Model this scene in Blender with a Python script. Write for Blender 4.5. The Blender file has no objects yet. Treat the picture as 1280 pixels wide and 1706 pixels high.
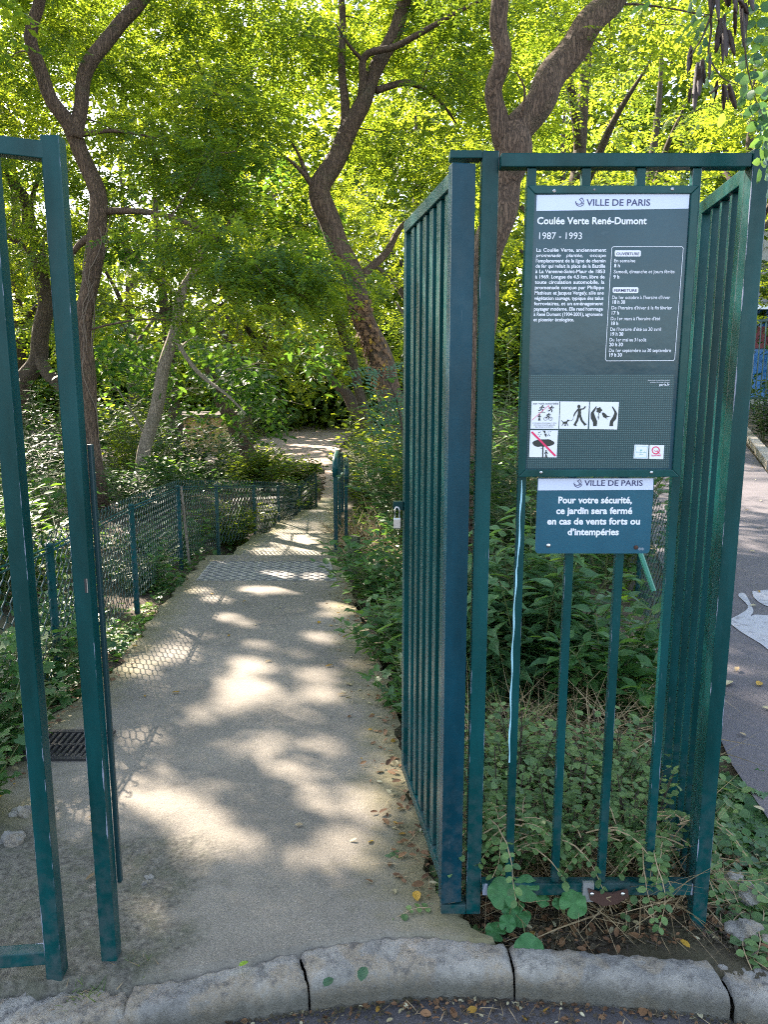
import bpy, bmesh, math, random
import numpy as np
from mathutils import Vector
R = math.radians
random.seed(7); rng = np.random.default_rng(11)
sc = bpy.context.scene
COL = sc.collection

# ------------------------------------------------------------------ camera, sky, sun, exposure
TH = R(10.3); FPX = 1281.0; EYE = 1.5
cam = bpy.data.objects.new('camera', bpy.data.cameras.new('camera')); COL.objects.link(cam)
cam.location = (0, 0, EYE); cam.rotation_euler = (R(90) - TH, 0, 0)
cam.data.sensor_fit = 'VERTICAL'; cam.data.sensor_height = 36; cam.data.lens = 36 * FPX / 1706
cam.data.clip_start = .02; cam.data.clip_end = 1000
sc.camera = cam
SUN_EL = R(33.5); SUN_AZ = R(37.5)            # azimuth measured from +Y towards -X
SDIR = np.array([-math.sin(SUN_AZ) * math.cos(SUN_EL), math.cos(SUN_AZ) * math.cos(SUN_EL), math.sin(SUN_EL)])
w = bpy.data.worlds.new('World'); sc.world = w; w.use_nodes = True
sky = w.node_tree.nodes.new('ShaderNodeTexSky'); sky.sky_type = 'NISHITA'; sky.sun_disc = False
sky.sun_elevation = SUN_EL; sky.sun_rotation = -SUN_AZ; sky.dust_density = 1.2
bg = w.node_tree.nodes['Background']; bg.inputs[1].default_value = .11
hs = w.node_tree.nodes.new('ShaderNodeHueSaturation'); hs.inputs['Saturation'].default_value = .72
w.node_tree.links.new(sky.outputs[0], hs.inputs['Color']); w.node_tree.links.new(hs.outputs[0], bg.inputs[0])
sl = bpy.data.lights.new('sun', 'SUN'); sl.energy = 4.9; sl.angle = R(.53); sl.color = (1, .86, .72)
so = bpy.data.objects.new('sun', sl); COL.objects.link(so)
so.rotation_euler = Vector(SDIR).to_track_quat('Z', 'Y').to_euler()
sc.view_settings.view_transform = 'Standard'; sc.view_settings.look = 'None'
sc.view_settings.exposure = 2.6; sc.view_settings.gamma = 1
cy = sc.cycles
cy.use_denoising = False; cy.pixel_filter_type = 'BLACKMAN_HARRIS'; cy.filter_width = 1.1; cy.max_bounces = 6; cy.diffuse_bounces = 4; cy.glossy_bounces = 2; cy.transmission_bounces = 3
cy.sample_clamp_indirect = 6; cy.caustics_reflective = False; cy.caustics_refractive = False

# ------------------------------------------------------------------ helpers
_c, _s = math.cos(TH), math.sin(TH)
def at(px, py, Y):                            # photo pixel -> world point at distance Y
    a = (px - 640) / FPX; b = (853 - py) / FPX; t = Y / (_c + b * _s)
    return (a * t, Y, EYE + t * (-_s + b * _c))
def atz(px, py, Z):                           # photo pixel -> world point at height Z
    a = (px - 640) / FPX; b = (853 - py) / FPX; t = (Z - EYE) / (-_s + b * _c)
    return (a * t, t * (_c + b * _s), Z)

WO = {}
def tag(o, label=None, cat=None, group=None, kind=None):
    if label: o['label'] = label
    if cat: o['category'] = cat
    if group: o['group'] = group
    if kind: o['kind'] = kind
    return o
def thing(name, label, cat, loc=(0, 0, 0), group=None):
    o = bpy.data.objects.new(name, None); COL.objects.link(o); o.location = loc; o.empty_display_size = .1
    WO[o.name] = Vector(loc)
    return tag(o, label, cat, group)
def link_mesh(name, me, mat, parent=None, loc=None):
    o = bpy.data.objects.new(name, me); COL.objects.link(o)
    if mat: me.materials.append(mat)
    if parent: o.parent = parent; WO[o.name] = WO[parent.name].copy()
    else:
        o.location = loc or (0, 0, 0); WO[o.name] = Vector(loc or (0, 0, 0))
    return o
def copy_tree(o, parent=None):
    c = o.copy(); COL.objects.link(c); c.parent = parent
    for ch in list(o.children): copy_tree(ch, c)
    return c

def smooth_path(pts, rad, m=8):
    # Catmull-Rom through the given joints
    P = [Vector(p) for p in pts]; out, rr = [], []
    for i in range(len(P) - 1):
        a, b, c, d = P[max(i-1, 0)], P[i], P[i+1], P[min(i+2, len(P)-1)]
        for k in range(m):
            t = k / m; out.append(.5 * ((2*b) + (c-a)*t + (2*a-5*b+4*c-d)*t*t + (3*b-a-3*c+d)*t**3)); rr.append(rad[i] + (rad[i+1]-rad[i]) * t)
    return out + [P[-1]], rr + [rad[-1]]

class MB:
    def __init__(s): s.v = []; s.f = []
    def add(s, vs, fs):
        n = len(s.v); s.v += [tuple(p) for p in vs]; s.f += [tuple(i + n for i in f) for f in fs]; return s
    def box(s, x0, x1, y0, y1, z0, z1):
        return s.add([(x0,y0,z0),(x1,y0,z0),(x1,y1,z0),(x0,y1,z0),(x0,y0,z1),(x1,y0,z1),(x1,y1,z1),(x0,y1,z1)],
                     [(0,3,2,1),(4,5,6,7),(0,1,5,4),(1,2,6,5),(2,3,7,6),(3,0,4,7)])
    def bar(s, p, q, w, h, up=(0, 0, 1)):     # square bar from p to q: w sideways, h along up
        p = Vector(p); q = Vector(q); d = (q - p).normalized(); u = Vector(up); sd = d.cross(u).normalized(); u = sd.cross(d)
        a = sd * w / 2; b = u * h / 2
        return s.add([p-a-b, p+a-b, p+a+b, p-a+b, q-a-b, q+a-b, q+a+b, q-a+b],
                     [(0,1,2,3),(7,6,5,4),(0,4,5,1),(1,5,6,2),(2,6,7,3),(3,7,4,0)])
    def tube(s, pts, rad, n=8, cap=True, jit=0):
        pts = [Vector(p) for p in pts]; m = len(pts)
        if not hasattr(rad, '__len__'): rad = [rad] * m
        d0 = (pts[1] - pts[0]).normalized()
        u = d0.orthogonal().normalized(); vs = []
        for i, p in enumerate(pts):
            d = (pts[min(i + 1, m - 1)] - pts[max(i - 1, 0)])
            if d.length < 1e-9: d = d0
            d.normalize(); u = (u - d * u.dot(d)); u.normalize(); v = d.cross(u)
            for k in range(n):
                a = 2 * math.pi * k / n; r = rad[i] * (1 + (jit * (math.sin(2*a + i*.13 + rad[0]*50) + .7*math.sin(5*a - i*.17) + .5*math.sin(3*a + i*.6) + random.uniform(-.2, .2)) if jit else 0))
                vs.append(p + (u * math.cos(a) + v * math.sin(a)) * r)
        fs = [(i*n+k, i*n+(k+1) % n, (i+1)*n+(k+1) % n, (i+1)*n+k) for i in range(m-1) for k in range(n)]
        if cap: fs += [tuple(range(n-1, -1, -1)), tuple((m-1)*n+k for k in range(n))]
        return s.add(vs, fs)
    def ico(s, c, r, sub=1, jit=0, sq=(1, 1, 1)):
        bm = bmesh.new(); bmesh.ops.create_icosphere(bm, subdivisions=sub, radius=1)
        bm.verts.index_update()
        vs = [(c[0]+v.co.x*r*sq[0]*(1+random.uniform(-jit, jit)), c[1]+v.co.y*r*sq[1]*(1+random.uniform(-jit, jit)), c[2]+v.co.z*r*sq[2]*(1+random.uniform(-jit, jit))) for v in bm.verts]
        fs = [tuple(v.index for v in f.verts) for f in bm.faces]; bm.free()
        return s.add(vs, fs)
    def build(s, name, mat, parent=None, bevel=0, smooth=False, loc=None):
        o0 = WO[parent.name] if parent else Vector(loc or (0, 0, 0))
        me = bpy.data.meshes.new(name); me.from_pydata([tuple(Vector(p) - o0) for p in s.v], [], s.f)
        if bevel:
            bm = bmesh.new(); bm.from_mesh(me); bmesh.ops.bevel(bm, geom=bm.edges[:], offset=bevel, segments=2, profile=.6, affect='EDGES')
            bm.to_mesh(me); bm.free()
        if smooth: me.polygons.foreach_set('use_smooth', [True] * len(me.polygons))
        me.update(); return link_mesh(name, me, mat, parent, loc)

# leaf templates: unit length along y, unit width along x
TPL = {
 'quad': ([(0,0,0),(.5,.45,.08),(0,1,-.05),(-.5,.45,.08)], [(0,1,2,3)]),
 'oval': ([(0,0,0),(.36,.18,.06),(.5,.5,.08),(.3,.85,.03),(0,1,-.06),(-.3,.85,.03),(-.5,.5,.08),(-.36,.18,.06),(0,.5,0)],
          [(0,1,2,8),(8,2,3,4),(8,4,5,6),(0,8,6,7)]),
 'point': ([(0,0,0),(.4,.18,.05),(.5,.38,.07),(.22,.72,.02),(0,1,-.12),(-.22,.72,.02),(-.5,.38,.07),(-.4,.18,.05),(0,.42,0)],
          [(0,1,2,8),(8,2,3,4),(8,4,5,6),(0,8,6,7)]),
 'ivy': ([(0,.35,0),(0,0,.02),(.28,-.08,.06),(.55,.12,.03),(.3,.33,.05),(.5,.62,.02),(.2,.62,.04),(0,1,-.06),(-.2,.62,.04),(-.5,.62,.02),(-.3,.33,.05),(-.55,.12,.03),(-.28,-.08,.06)],
         [(0,1,2),(0,2,3),(0,3,4),(0,4,5),(0,5,6),(0,6,7),(0,7,8),(0,8,9),(0,9,10),(0,10,11),(0,11,12),(0,12,1)]),
 'maple': ([(0,.3,0),(0,0,0),(.3,-.05,.03),(.6,.28,.0),(.28,.36,.03),(.42,.75,-.02),(.15,.62,.03),(0,1,-.08),(-.15,.62,.03),(-.42,.75,-.02),(-.28,.36,.03),(-.6,.28,0),(-.3,-.05,.03)],
         [(0,1,2),(0,2,3),(0,3,4),(0,4,5),(0,5,6),(0,6,7),(0,7,8),(0,8,9),(0,9,10),(0,10,11),(0,11,12),(0,12,1)]),
 'blade': ([(-.5,0,0),(.5,0,0),(.38,.5,.0),(0,1,-.12),(-.38,.5,.0)], [(0,1,2,4),(4,2,3)]),
}
def nrm(a): return a / np.maximum(np.linalg.norm(a, axis=-1, keepdims=True), 1e-9)
def leaf_mesh(name, mat, parent, P, T, N, L, W, tpl='quad', tint=None, loc=None):
    tv, tf = TPL[tpl]; tv = np.array(tv, float); m = len(tv); n = len(P)
    o0 = np.array(WO[parent.name] if parent else (loc or (0, 0, 0)))
    T = nrm(T); X = nrm(np.cross(T, N)); N = np.cross(X, T)
    L = np.broadcast_to(L, (n,)); W = np.broadcast_to(W, (n,))
    V = (P - o0)[:, None] + X[:, None] * (W[:, None] * tv[:, 0])[..., None] + T[:, None] * (L[:, None] * tv[:, 1])[..., None] + N[:, None] * (L[:, None] * tv[:, 2])[..., None]
    V = V.reshape(-1, 3)
    lv = np.concatenate([np.array(f) for f in tf]); ls = np.cumsum([0] + [len(f) for f in tf])[:-1]; nl = len(lv)
    LI = (lv[None] + (np.arange(n) * m)[:, None]).ravel(); LS = (ls[None] + (np.arange(n) * nl)[:, None]).ravel()
    me = bpy.data.meshes.new(name)
    me.vertices.add(len(V)); me.vertices.foreach_set('co', V.astype(np.float32).ravel())
    me.loops.add(len(LI)); me.loops.foreach_set('vertex_index', LI.astype(np.int32))
    me.polygons.add(len(LS)); me.polygons.foreach_set('loop_start', LS.astype(np.int32))
    if tint is None: tint = rng.random(n)
    at_ = me.attributes.new('tint', 'FLOAT', 'POINT'); at_.data.foreach_set('value', np.repeat(np.broadcast_to(tint, (n,)), m).astype(np.float32))
    me.update(calc_edges=True)
    return link_mesh(name, me, mat, parent, loc)

# ------------------------------------------------------------------ materials
def newmat(name):
    m = bpy.data.materials.new(name); m.use_nodes = True; nt = m.node_tree
    return m, nt, nt.nodes['Principled BSDF']
class G:
    def __init__(s, nt): s.nt = nt
    def n(s, t, **kw):
        x = s.nt.nodes.new(t)
        for k, v in kw.items():
            if k.startswith('i_'): x.inputs[k[2:].replace('_', ' ')].default_value = v
            else: setattr(x, k, v)
        return x
    def l(s, a, b): s.nt.links.new(a, b)
    def math(s, op, a, b=None, clamp=False):
        x = s.nt.nodes.new('ShaderNodeMath'); x.operation = op; x.use_clamp = clamp
        for i, v in enumerate((a, b)):
            if v is None: continue
            if isinstance(v, (int, float)): x.inputs[i].default_value = v
            else: s.l(v, x.inputs[i])
        return x.outputs[0]
    def mix(s, f, a, b):
        x = s.nt.nodes.new('ShaderNodeMix'); x.data_type = 'RGBA'
        for i, v in ((0, f), (6, a), (7, b)):
            if isinstance(v, (int, float)): x.inputs[i].default_value = v
            elif isinstance(v, tuple): x.inputs[i].default_value = v + (1,) if len(v) == 3 else v
            else: s.l(v, x.inputs[i])
        return x.outputs[2]
    def noise(s, co, scale, detail=4, rough=.55):
        x = s.nt.nodes.new('ShaderNodeTexNoise'); x.inputs['Scale'].default_value = scale; x.inputs['Detail'].default_value = detail; x.inputs['Roughness'].default_value = rough
        if co is not None: s.l(co, x.inputs['Vector'])
        return x.outputs['Fac']
    def ramp(s, f, a, b, c0=0., c1=1.):       # linear step
        x = s.nt.nodes.new('ShaderNodeMapRange'); x.inputs['From Min'].default_value = a; x.inputs['From Max'].default_value = b
        x.inputs['To Min'].default_value = c0; x.inputs['To Max'].default_value = c1; s.l(f, x.inputs['Value']); return x.outputs[0]
    def scale(s, co, v):
        x = s.nt.nodes.new('ShaderNodeMapping'); x.inputs['Scale'].default_value = v; s.l(co, x.inputs['Vector']); return x.outputs[0]
    def pos(s): return s.n('ShaderNodeNewGeometry').outputs['Position']
    def bump(s, h, strength, dist, to):
        x = s.nt.nodes.new('ShaderNodeBump'); x.inputs['Strength'].default_value = strength; x.inputs['Distance'].default_value = dist
        s.l(h, x.inputs['Height']); s.l(x.outputs[0], to.inputs['Normal'])

def simple(name, col, rough=.5, metal=0, spec=.5):
    m, nt, p = newmat(name); p.inputs['Base Color'].default_value = col + (1,); p.inputs['Roughness'].default_value = rough
    p.inputs['Metallic'].default_value = metal; p.inputs['Specular IOR Level'].default_value = spec; return m

def paint(name, col, chips=0., rough=.33):
    m, nt, p = newmat(name); g = G(nt); P = g.pos()
    n1 = g.noise(g.scale(P, (9, 9, 2.2)), 1.0, 5, .6); n2 = g.noise(P, 160, 3); n3 = g.noise(P, 34, 4)
    dark = tuple(x * .72 for x in col); lite = (col[0] * 1.6 + .002, col[1] * 1.25 + .006, col[2] * 1.3 + .009)
    c = g.mix(g.ramp(n1, .35, .68), dark, lite)
    # scratches: thin slanted streaks
    sc1 = g.noise(g.scale(P, (260, 260, 12)), 1.0, 2); scr = g.math('MULTIPLY', g.ramp(sc1, .70, .76), g.ramp(n3, .5, .66))
    c = g.mix(g.math('MULTIPLY', scr, .5), c, (.22, .27, .3))
    # grime near the foot of the posts
    z = g.n('ShaderNodeSeparateXYZ'); g.l(P, z.inputs[0])
    low = g.math('MULTIPLY', g.ramp(z.outputs[2], .5, .05), g.ramp(n3, .42, .62))
    c = g.mix(g.math('MULTIPLY', low, .45), c, (.075, .085, .09))
    if chips:
        gc = g.n('ShaderNodeTexCoord').outputs['Generated']; s3 = g.n('ShaderNodeSeparateXYZ'); g.l(gc, s3.inputs[0])
        du = g.math('ABSOLUTE', g.math('SUBTRACT', s3.outputs[0], .5)); dv = g.math('ABSOLUTE', g.math('SUBTRACT', s3.outputs[1], .5))
        e = g.math('MINIMUM', du, dv)         # 0.5 on the long edges
        k = g.math('ADD', e, g.math('MULTIPLY', g.math('SUBTRACT', g.noise(g.scale(P, (60, 60, 10)), 1.0, 5, .7), .5), chips))
        k = g.math('ADD', k, g.math('MULTIPLY', g.math('SUBTRACT', g.noise(P, 6, 2), .5), chips * .8))
        c = g.mix(g.ramp(k, .495, .51), c, (.24, .26, .33))
    g.l(c, p.inputs['Base Color'])
    g.l(g.ramp(n3, .3, .7, rough - .05, rough + .08), p.inputs['Roughness'])
    g.bump(g.math('ADD', g.math('MULTIPLY', n2, .35), n3), .08, .002, p)
    p.inputs['Specular IOR Level'].default_value = .2
    p.inputs['Coat Weight'].default_value = .03; p.inputs['Coat Roughness'].default_value = .2
    return m

def leafmat(name, dark, lite, trans, rough=.42, tw=.5, spec=.35):
    m, nt, p = newmat(name); g = G(nt)
    a = g.n('ShaderNodeAttribute', attribute_name='tint').outputs['Fac']
    c = g.mix(a, dark, lite)
    mot = g.ramp(g.noise(g.pos(), 45, 3), .3, .7, .8, 1.2)
    mm = g.n('ShaderNodeVectorMath', operation='SCALE'); g.l(c, mm.inputs[0]); g.l(mot, mm.inputs['Scale'])
    g.l(mm.outputs[0], p.inputs['Base Color']); p.inputs['Roughness'].default_value = rough; p.inputs['Specular IOR Level'].default_value = spec
    t = g.n('ShaderNodeBsdfTranslucent'); g.l(g.mix(a, (trans[0] * .4, trans[1] * .55, trans[2]), trans), t.inputs['Color'])
    mx = g.n('ShaderNodeMixShader'); mx.inputs[0].default_value = tw
    g.l(p.outputs[0], mx.inputs[1]); g.l(t.outputs[0], mx.inputs[2])
    g.l(mx.outputs[0], nt.nodes['Material Output'].inputs['Surface'])
    return m

def bark(name, dark, lite, sc_=1.0):
    m, nt, p = newmat(name); g = G(nt); P = g.pos()
    wv = g.noise(g.scale(P, (34 * sc_, 34 * sc_, 5 * sc_)), 1.0, 6, .65); fine = g.noise(g.scale(P, (120, 120, 40)), 1.0, 4)
    wp = g.n('ShaderNodeVectorMath', operation='ADD'); g.l(g.scale(P, (52 * sc_, 52 * sc_, 5 * sc_)), wp.inputs[0])
    nc = g.n('ShaderNodeTexNoise'); nc.inputs['Scale'].default_value = 7; g.l(P, nc.inputs['Vector']); vs_ = g.n('ShaderNodeVectorMath', operation='SCALE'); vs_.inputs['Scale'].default_value = 3.5; g.l(nc.outputs['Color'], vs_.inputs[0]); g.l(vs_.outputs[0], wp.inputs[1])
    rdg = g.n('ShaderNodeTexNoise'); rdg.inputs['Scale'].default_value = 1; rdg.inputs['Detail'].default_value = 3; g.l(wp.outputs[0], rdg.inputs['Vector'])
    cr = g.math('SUBTRACT', 1.0, g.ramp(g.math('ABSOLUTE', g.math('SUBTRACT', rdg.outputs['Fac'], .5)), .11, .0))
    h = g.math('ADD', g.math('MULTIPLY', cr, .7), wv)
    c = g.mix(g.ramp(h, .45, 1.2), dark, lite); c = g.mix(g.math('MULTIPLY', g.ramp(fine, .5, .75), .4), c, tuple(x * 1.5 for x in lite))
    moss = g.ramp(g.noise(P, 3, 4), .56, .7)
    c = g.mix(g.math('MULTIPLY', moss, .35), c, (.09, .1, .05))
    g.l(c, p.inputs['Base Color']); p.inputs['Roughness'].default_value = .9
    g.bump(h, .75, .022, p); return m

GREEN = (.0008, .046, .045)
M = {}
M['paint'] = paint('green_paint', GREEN); M['paint_chip'] = paint('chipped_green_paint', GREEN, .3)
M['paint_blue'] = paint('bluish_green_paint', (.001, .038, .056), .0)
M['paint_far'] = simple('far_green_paint', (.006, .05, .048), .4)
M['steel'] = simple('steel', (.62, .62, .62), .3, 1); M['rust'] = simple('rust', (.06, .028, .02), .85)
M['darkiron'] = simple('dark_iron', (.03, .028, .028), .7)
M['white'] = simple('white_print', (.78, .8, .86), .35); M['band'] = simple('header_band', (.62, .68, .86), .3)
M['navy'] = simple('navy_print', (.025, .03, .12), .4); M['pink'] = simple('pink_print', (.75, .02, .12), .4)
M['black'] = simple('dark_print', (.02, .025, .02), .5); M['teal'] = simple('teal_print', (.2, .5, .45), .5)
M['drip'] = simple('pale_paint_drip', (.35, .62, .72), .5)
M['soiltwig'] = simple('dry_stem', (.33, .24, .14), .8); M['stem'] = simple('green_stem', (.08, .1, .03), .6)
M['twig'] = simple('twig', (.055, .04, .03), .9); M['vine'] = simple('pale_vine', (.16, .12, .09), .9)
M['pod'] = simple('seed_pod', (.045, .028, .022), .6)
M['bark'] = bark('furrowed_bark', (.038, .024, .016), (.145, .092, .06)); M['bark2'] = bark('smooth_grey_bark', (.15, .12, .09), (.29, .235, .175), .8)
M['bark3'] = bark('dark_bark', (.028, .02, .014), (.1, .07, .046))
M['robinia'] = leafmat('robinia_leaf', (.03, .085, .026), (.08, .16, .03), (.45, .55, .025), .45, .55)
M['robinia2'] = leafmat('yellow_green_leaf', (.045, .105, .02), (.1, .18, .03), (.54, .60, .025), .5, .57)
M['broad'] = leafmat('broad_leaf', (.022, .07, .018), (.05, .125, .024), (.26, .44, .03), .48, .42, .25)
M['far_leaf'] = leafmat('far_leaf', (.04, .09, .022), (.09, .16, .035), (.48, .56, .03), .55, .55)
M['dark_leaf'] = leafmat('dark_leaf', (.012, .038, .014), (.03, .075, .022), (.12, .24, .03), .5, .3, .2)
M['blue_leaf'] = leafmat('bluish_leaf', (.032, .09, .06), (.06, .14, .08), (.2, .36, .05), .5, .35)
M['ivy'] = leafmat('ivy_leaf', (.025, .08, .028), (.075, .17, .045), (.22, .4, .04), .38, .35)
M['nettle'] = leafmat('nettle_leaf', (.045, .115, .05), (.1, .21, .08), (.22, .38, .05), .5, .35)
M['snow'] = leafmat('snowberry_leaf', (.065, .13, .05), (.16, .26, .085), (.25, .42, .07), .5, .35)
M['mallow'] = leafmat('mallow_leaf', (.04, .14, .05), (.07, .2, .06), (.2, .42, .06), .5, .3)
M['lime'] = leafmat('lime_leaf', (.12, .26, .03), (.2, .36, .04), (.5, .65, .05), .5, .45)
M['gold'] = leafmat('golden_leaf', (.3, .17, .03), (.5, .3, .04), (.6, .4, .05), .55, .35)
M['brown'] = leafmat('brown_leaf', (.1, .05, .025), (.24, .13, .06), (.2, .12, .05), .7, .15)
M['pale'] = leafmat('pale_leaf', (.3, .25, .13), (.5, .46, .3), (.3, .28, .1), .7, .2)
M['straw'] = leafmat('straw', (.22, .15, .075), (.48, .37, .22), (.3, .25, .12), .8, .25)
M['grass'] = leafmat('grass_blade', (.05, .1, .025), (.13, .18, .05), (.25, .35, .05), .6, .35)
# ------------------------------------------------------------------ the lie of the land
KB = [(-3, 1.45), (-1.4, 1.58), (-.95, 1.655), (-.656, 1.675), (-.514, 1.695), (-.372, 1.744), (-.237, 1.786), (-.065, 1.834), (.098, 1.847), (.33, 1.818), (.57, 1.786), (.844, 1.761), (.992, 1.744), (1.3, 1.68), (3, 1.4)]
KF = [(-3, 1.3), (-1.4, 1.46), (-.94, 1.55), (-.491, 1.63), (-.363, 1.672), (-.199, 1.70), (.094, 1.742), (.328, 1.738), (.555, 1.717), (.821, 1.685), (.945, 1.633), (1.3, 1.55), (3, 1.2)]
def pl(tab, x): t = np.array(tab, float); return np.interp(x, t[:, 0], t[:, 1])
def kback(X): return pl(KB, X)
def kfront(X): return pl(KF, X) - .012
NOSE = [7.75, 9.8, 11.75, 13.78, 15.7, 17.6]
ZP = [(-80, 0), (1.9, 0), (7.75, -.366), (7.9, -.6), (17.6, -1.6), (20, -1.62), (200, -1.62)]
XL = [(1.4, -1.2), (2.3, -1.35), (3.0, -1.6), (4, -1.5), (5.5, -1.66), (7.75, -1.84), (9.8, -1.66), (11.75, -1.66), (13.8, -1.5), (15.7, -1.42), (17.6, -1.45), (25, -1.9), (29, -5), (60, -9)]
XR = [(1.4, .30), (2.0, .17), (2.3, .13), (4, -.0), (5.5, -.2), (7, -.37), (7.75, -.5), (9.8, -.64), (13.8, -.9), (17.6, -1.14), (25, -1.6), (29, -1.9), (42, -1.6), (60, 3)]
XA = [(1.3, 1.22), (2.3, 1.27), (2.75, 1.36), (3.2, 1.46), (4.35, 1.75), (10.7, 3.5), (16, 4.9), (60, 14)]
def zp(Y): return pl(ZP, Y)
def zleft(Y): return pl([(0, -.02), (1.9, -.02), (3, -.08), (6, -.2), (12, -.45), (16, -.9), (22, -1.45), (30, -1.6), (200, -1.6)], Y)
def sstep(t): t = np.clip(t, 0, 1); return t * t * (3 - 2 * t)
def ground_z(X, Y, bumps=True):
    X = np.asarray(X, float); Y = np.asarray(Y, float)
    xl, xr, xa = pl(XL, Y), pl(XR, Y), pl(XA, Y); p = zp(Y) - .05
    left = zleft(Y) + .035 * np.clip(-X - 2.2, 0, 30)
    z = np.where(X < xl, p + (left - p) * sstep((xl - X) / 1.2), p)
    z = np.where(X > xr, p + (-.02 - p) * sstep((X - xr) / np.maximum(xa - xr - .2, .5)), z)
    if bumps:
        b = .012 * np.sin(X * 9.1 + 1.3 * np.sin(Y * 7)) * np.sin(Y * 8.3 + 1.7 * np.sin(X * 5.3)) + .006 * np.sin(X * 31 + Y * 17) * np.sin(Y * 29 - X * 11)
        z = z + b * np.where((X < xl - .05) | ((X > xr + .05) & (X < xa - .15)), 1, 0)
    yk = kback(X)
    return np.where(Y < yk - .045, np.minimum(z, -.13), z)
def gz(x, y): return float(ground_z(x, y, False))

def grid_mesh(name, xs, ys, zf, mat, kind='structure'):
    X, Y = np.meshgrid(xs, ys); Z = zf(X, Y); nx, ny = len(xs), len(ys)
    V = np.stack([X, Y, Z], -1).reshape(-1, 3)
    i = (np.arange(ny - 1)[:, None] * nx + np.arange(nx - 1)[None]).ravel()
    F = np.stack([i, i + 1, i + nx + 1, i + nx], -1)
    me = bpy.data.meshes.new(name); me.vertices.add(len(V)); me.vertices.foreach_set('co', V.astype(np.float32).ravel())
    me.loops.add(F.size); me.loops.foreach_set('vertex_index', F.astype(np.int32).ravel())
    me.polygons.add(len(F)); me.polygons.foreach_set('loop_start', np.arange(0, F.size, 4, dtype=np.int32)); me.polygons.foreach_set('use_smooth', [True] * len(F))
    me.update(calc_edges=True); o = link_mesh(name, me, mat)
    return tag(o, kind=kind)
def spaced(lo, a, b, hi, st):
    out = list(np.arange(a, b, st)); x, d = a, st
    while x > lo: d *= 1.25; x -= d; out.insert(0, x)
    x, d = out[-1], st
    while x < hi: d *= 1.25; x += d; out.append(x)
    return np.array(out)

# soil
m, nt, p = newmat('soil'); g = G(nt); P = g.pos()
n1 = g.noise(P, 2.2, 5); n2 = g.noise(P, 38, 6, .7); n3 = g.noise(P, 140, 3, .7)
c = g.mix(g.ramp(n2, .3, .7), (.03, .022, .015), (.1, .072, .046)); c = g.mix(g.ramp(n1, .4, .65), c, (.075, .068, .03)); c = g.mix(g.ramp(n3, .62, .72), c, (.2, .15, .1))
g.l(c, p.inputs['Base Color']); p.inputs['Roughness'].default_value = .95; g.bump(g.math('ADD', n2, g.math('MULTIPLY', n3, .4)), .9, .02, p)
M['soil'] = m
grid_mesh('ground', spaced(-90, -4.2, 3.2, 90, .07), np.concatenate([spaced(-90, 1.3, 1.4, 1.41, .03), np.arange(1.45, 2.0, .012), spaced(1.9, 2.0, 9, 110, .07)[1:]]), ground_z, M['soil'])

# concrete (path, steps)
def concrete(name, base, lite, mosscol, worn=False):
    m, nt, p = newmat(name); g = G(nt); P = g.pos()
    big = g.noise(P, 1.3, 5, .6); mid = g.noise(P, 14, 5, .65); sp = g.noise(P, 190, 3, .75); sp2 = g.noise(P, 420, 2, .7)
    c = g.mix(g.ramp(big, .35, .65), base, lite)
    c = g.mix(g.math('MULTIPLY', g.ramp(mid, .52, .7), .35), c, tuple(x * .6 for x in base))
    vo = g.n('ShaderNodeTexVoronoi'); vo.inputs['Scale'].default_value = 120; g.l(P, vo.inputs['Vector']); c = g.mix(g.math('MULTIPLY', g.math('MULTIPLY', g.ramp(vo.outputs['Distance'], .34, .2), g.ramp(sp, .44, .6)), .5), c, (.44, .41, .35)); c = g.mix(g.math('MULTIPLY', g.ramp(sp2, .47, .38), .75), c, (.06, .055, .046))
    e = g.n('ShaderNodeAttribute', attribute_name='edge').outputs['Fac']
    k = g.math('ADD', e, g.math('MULTIPLY', g.math('SUBTRACT', g.noise(P, 3.4, 5, .65), .5), .9))
    k2 = g.math('ADD', k, g.math('MULTIPLY', g.math('SUBTRACT', mid, .5), .5))
    c = g.mix(g.math('MULTIPLY', g.ramp(k2, .38, .98), .8), c, mosscol)
    c = g.mix(g.math('MULTIPLY', g.math('MULTIPLY', g.ramp(k2, .78, 1.2), g.ramp(mid, .4, .6)), .6), c, (.06, .06, .035))
    hh = g.math('ADD', g.math('MULTIPLY', sp, .7), mid)
    if worn:                                   # broken, stained surface by the left posts
        s3 = g.n('ShaderNodeSeparateXYZ'); g.l(P, s3.inputs[0]); wob = g.math('MULTIPLY', g.math('SUBTRACT', g.noise(P, 4.5, 5, .6), .5), .55)
        wx = g.ramp(g.math('ADD', s3.outputs[0], wob), -.50, -.62); wy = g.ramp(g.math('ADD', s3.outputs[1], g.math('MULTIPLY', wob, -1)), 2.42, 2.28); wk = g.math('MULTIPLY', wx, wy)
        crumb = g.noise(P, 55, 6, .75); wc = g.mix(g.ramp(crumb, .36, .66), (.05, .046, .036), (.21, .195, .155)); wc = g.mix(g.math('MULTIPLY', g.ramp(mid, .45, .6), .5), wc, (.085, .09, .05))
        c = g.mix(wk, c, wc); hh = g.math('ADD', hh, g.math('MULTIPLY', g.math('MULTIPLY', wk, crumb), 2.5))
    g.l(c, p.inputs['Base Color']); p.inputs['Roughness'].default_value = .88
    g.bump(hh, .7, .008, p); return m
M['concrete'] = concrete('washed_concrete', (.168, .152, .124), (.255, .228, .184), (.16, .143, .06), True)
M['tread'] = concrete('step_concrete', (.22, .205, .16), (.30, .28, .22), (.2, .19, .08))

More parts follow.
